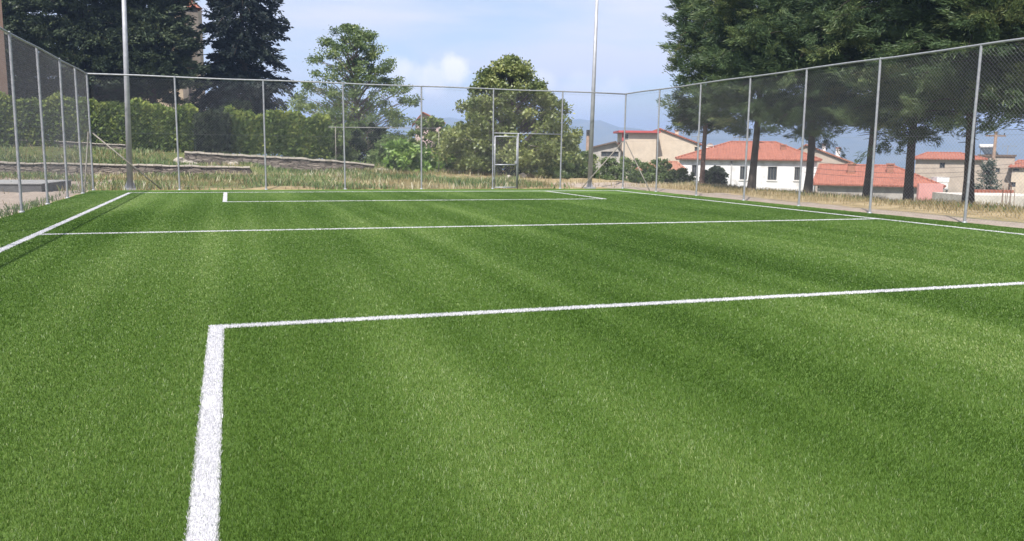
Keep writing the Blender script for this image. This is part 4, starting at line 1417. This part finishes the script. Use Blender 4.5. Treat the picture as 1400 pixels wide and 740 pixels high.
# ------------------------------------------------------------------ mountains
mv, mf = [], []
naz, nr = 220, 14
for i in range(naz):
    az = R(-45)+R(150)*i/(naz-1)
    a = math.degrees(az)
    crest = 98 + 16*math.sin(a*.11+.8) + 9*math.sin(a*.31+2) + 5*math.sin(a*.83) + 3*math.sin(a*1.9+1)
    crest += 10*math.exp(-((a-24)/3.0)**2) - 14*sstep(38, 60, a)
    for j in range(nr):
        t = j/(nr-1)
        rr = 1900+1100*t
        z = -28+(crest+28)*(math.sin(min(1, t*1.25)*math.pi/2))**1.5
        z += (5*math.sin(a*1.7+t*5)+4*math.sin(a*3.1-t*9)+2.5*math.sin(a*6.3+t*14))*math.sin(t*math.pi*.9)
        mv.append((rr*math.sin(az), rr*math.cos(az), z))
for i in range(naz-1):
    for j in range(nr-1):
        q = i*nr+j
        mf.append((q, q+1, q+nr+1, q+nr))
me = bpy.data.meshes.new('mountains')
me.from_pydata(mv, [], mf)
me.polygons.foreach_set('use_smooth', [True]*len(me.polygons))
tag(link('mountains', me, surf('wooded hills', (0.05, 0.07, 0.035), (0.14, 0.14, 0.08), .012, 1.0)), kind='structure')

# air
mb = MB().box(-1750, -300, -60, 3700, 3700, 150)
mt, nt, out = new_mat('haze air')
pv = N(nt, 'ShaderNodeVolumePrincipled')
pv.inputs['Color'].default_value = (0.45, 0.62, 0.96, 1)
pv.inputs['Density'].default_value = 0.00055
pv.inputs['Anisotropy'].default_value = 0.0
nt.links.new(pv.outputs[0], out.inputs['Volume'])
tag(mb.build('haze', mt), kind='stuff')

# ------------------------------------------------------------------ light
SUN = Vector((1.8, 2.3, -4.0))       # direction the light travels
EL = math.asin(4.0/SUN.length)
sd = bpy.data.lights.new('sun', 'SUN')
sd.energy = 4.8
sd.angle = R(0.53)
sd.color = (1.0, 0.95, 0.87)
so = bpy.data.objects.new('sun', sd)
COL.objects.link(so)
so.rotation_euler = SUN.to_track_quat('-Z', 'Y').to_euler()
so.location = (-20, -15, 50)
w = bpy.data.worlds.new('World')
scene.world = w
w.use_nodes = True
nt = w.node_tree
nt.nodes.clear()
out = nt.nodes.new('ShaderNodeOutputWorld')
bg = N(nt, 'ShaderNodeBackground', Strength=0.10)
sky = N(nt, 'ShaderNodeTexSky', sky_type='NISHITA', sun_disc=False)
sky.sun_elevation = EL
sky.sun_rotation = math.atan2(-SUN.x, -SUN.y) % (2*math.pi)
sky.altitude = 600
sky.dust_density = 1.5
tc = N(nt, 'ShaderNodeTexCoord')
sep = N(nt, 'ShaderNodeSeparateXYZ')
nt.links.new(tc.outputs['Generated'], sep.inputs[0])


def mth(op, a, b_=None, c=None):
    n = N(nt, 'ShaderNodeMath', operation=op)
    for i, v in enumerate((a, b_, c)):
        if v is None: continue
        if isinstance(v, (int, float)): n.inputs[i].default_value = v
        else: nt.links.new(v, n.inputs[i])
    return n.outputs[0]


den = mth('ADD', mth('MAXIMUM', sep.outputs[2], 0.0), 0.11)
cb = N(nt, 'ShaderNodeCombineXYZ')
nt.links.new(mth('DIVIDE', sep.outputs[0], den), cb.inputs[0])
nt.links.new(mth('DIVIDE', sep.outputs[1], den), cb.inputs[1])
n1 = N(nt, 'ShaderNodeTexNoise', Scale=0.75, Detail=9, Roughness=0.55, Distortion=0.35)
nt.links.new(cb.outputs[0], n1.inputs['Vector'])
veil = ramp(nt, n1.outputs['Fac'], [(0.40, (0.28, 0.28, 0.28)), (0.60, (0.92, 0.92, 0.92))])
mx = N(nt, 'ShaderNodeMix', data_type='RGBA')
nt.links.new(veil, mx.inputs[0])
nt.links.new(sky.outputs[0], mx.inputs[6])
mx.inputs[7].default_value = (5.95, 5.95, 6.8, 1)
prev = mx.outputs[2]
# cumulus heads low over the hills: blobs around fixed sky directions, broken up by noise
n2 = N(nt, 'ShaderNodeTexNoise', Scale=22, Detail=7, Roughness=0.6)
nt.links.new(tc.outputs['Generated'], n2.inputs['Vector'])
for (px, py, rad, st) in ((620, 97, .022, 1.0), (592, 105, .026, .75), (562, 108, .026, .5), (742, 112, .02, .45), (545, 95, .02, .5), (690, 165, .05, .4), (800, 130, .03, .35), (840, 128, .025, .35)):
    d = ray(px, py)
    d = d/np.linalg.norm(d)
    vm = N(nt, 'ShaderNodeVectorMath', operation='DISTANCE')
    nt.links.new(tc.outputs['Generated'], vm.inputs[0])
    vm.inputs[1].default_value = tuple(d)
    e = mth('ADD', mth('DIVIDE', vm.outputs['Value'], rad), mth('MULTIPLY', mth('SUBTRACT', n2.outputs['Fac'], .5), 1.7))
    f = ramp(nt, e, [(0.45, (st, st, st)), (0.95, (0, 0, 0))])
    mx = N(nt, 'ShaderNodeMix', data_type='RGBA')
    nt.links.new(f, mx.inputs[0])
    nt.links.new(prev, mx.inputs[6])
    mx.inputs[7].default_value = (8.8, 8.4, 8.8, 1)
    prev = mx.outputs[2]
nt.links.new(prev, bg.inputs['Color'])
nt.links.new(bg.outputs[0], out.inputs['Surface'])

vs = scene.view_settings
vs.view_transform = 'Standard'
vs.look = 'None'
vs.exposure = 0.75
vs.gamma = 1.0
vs.use_curve_mapping = False
scene.cycles.use_denoising = True
scene.cycles.max_bounces = 6
scene.cycles.volume_bounces = 0
scene.cycles.transparent_max_bounces = 4
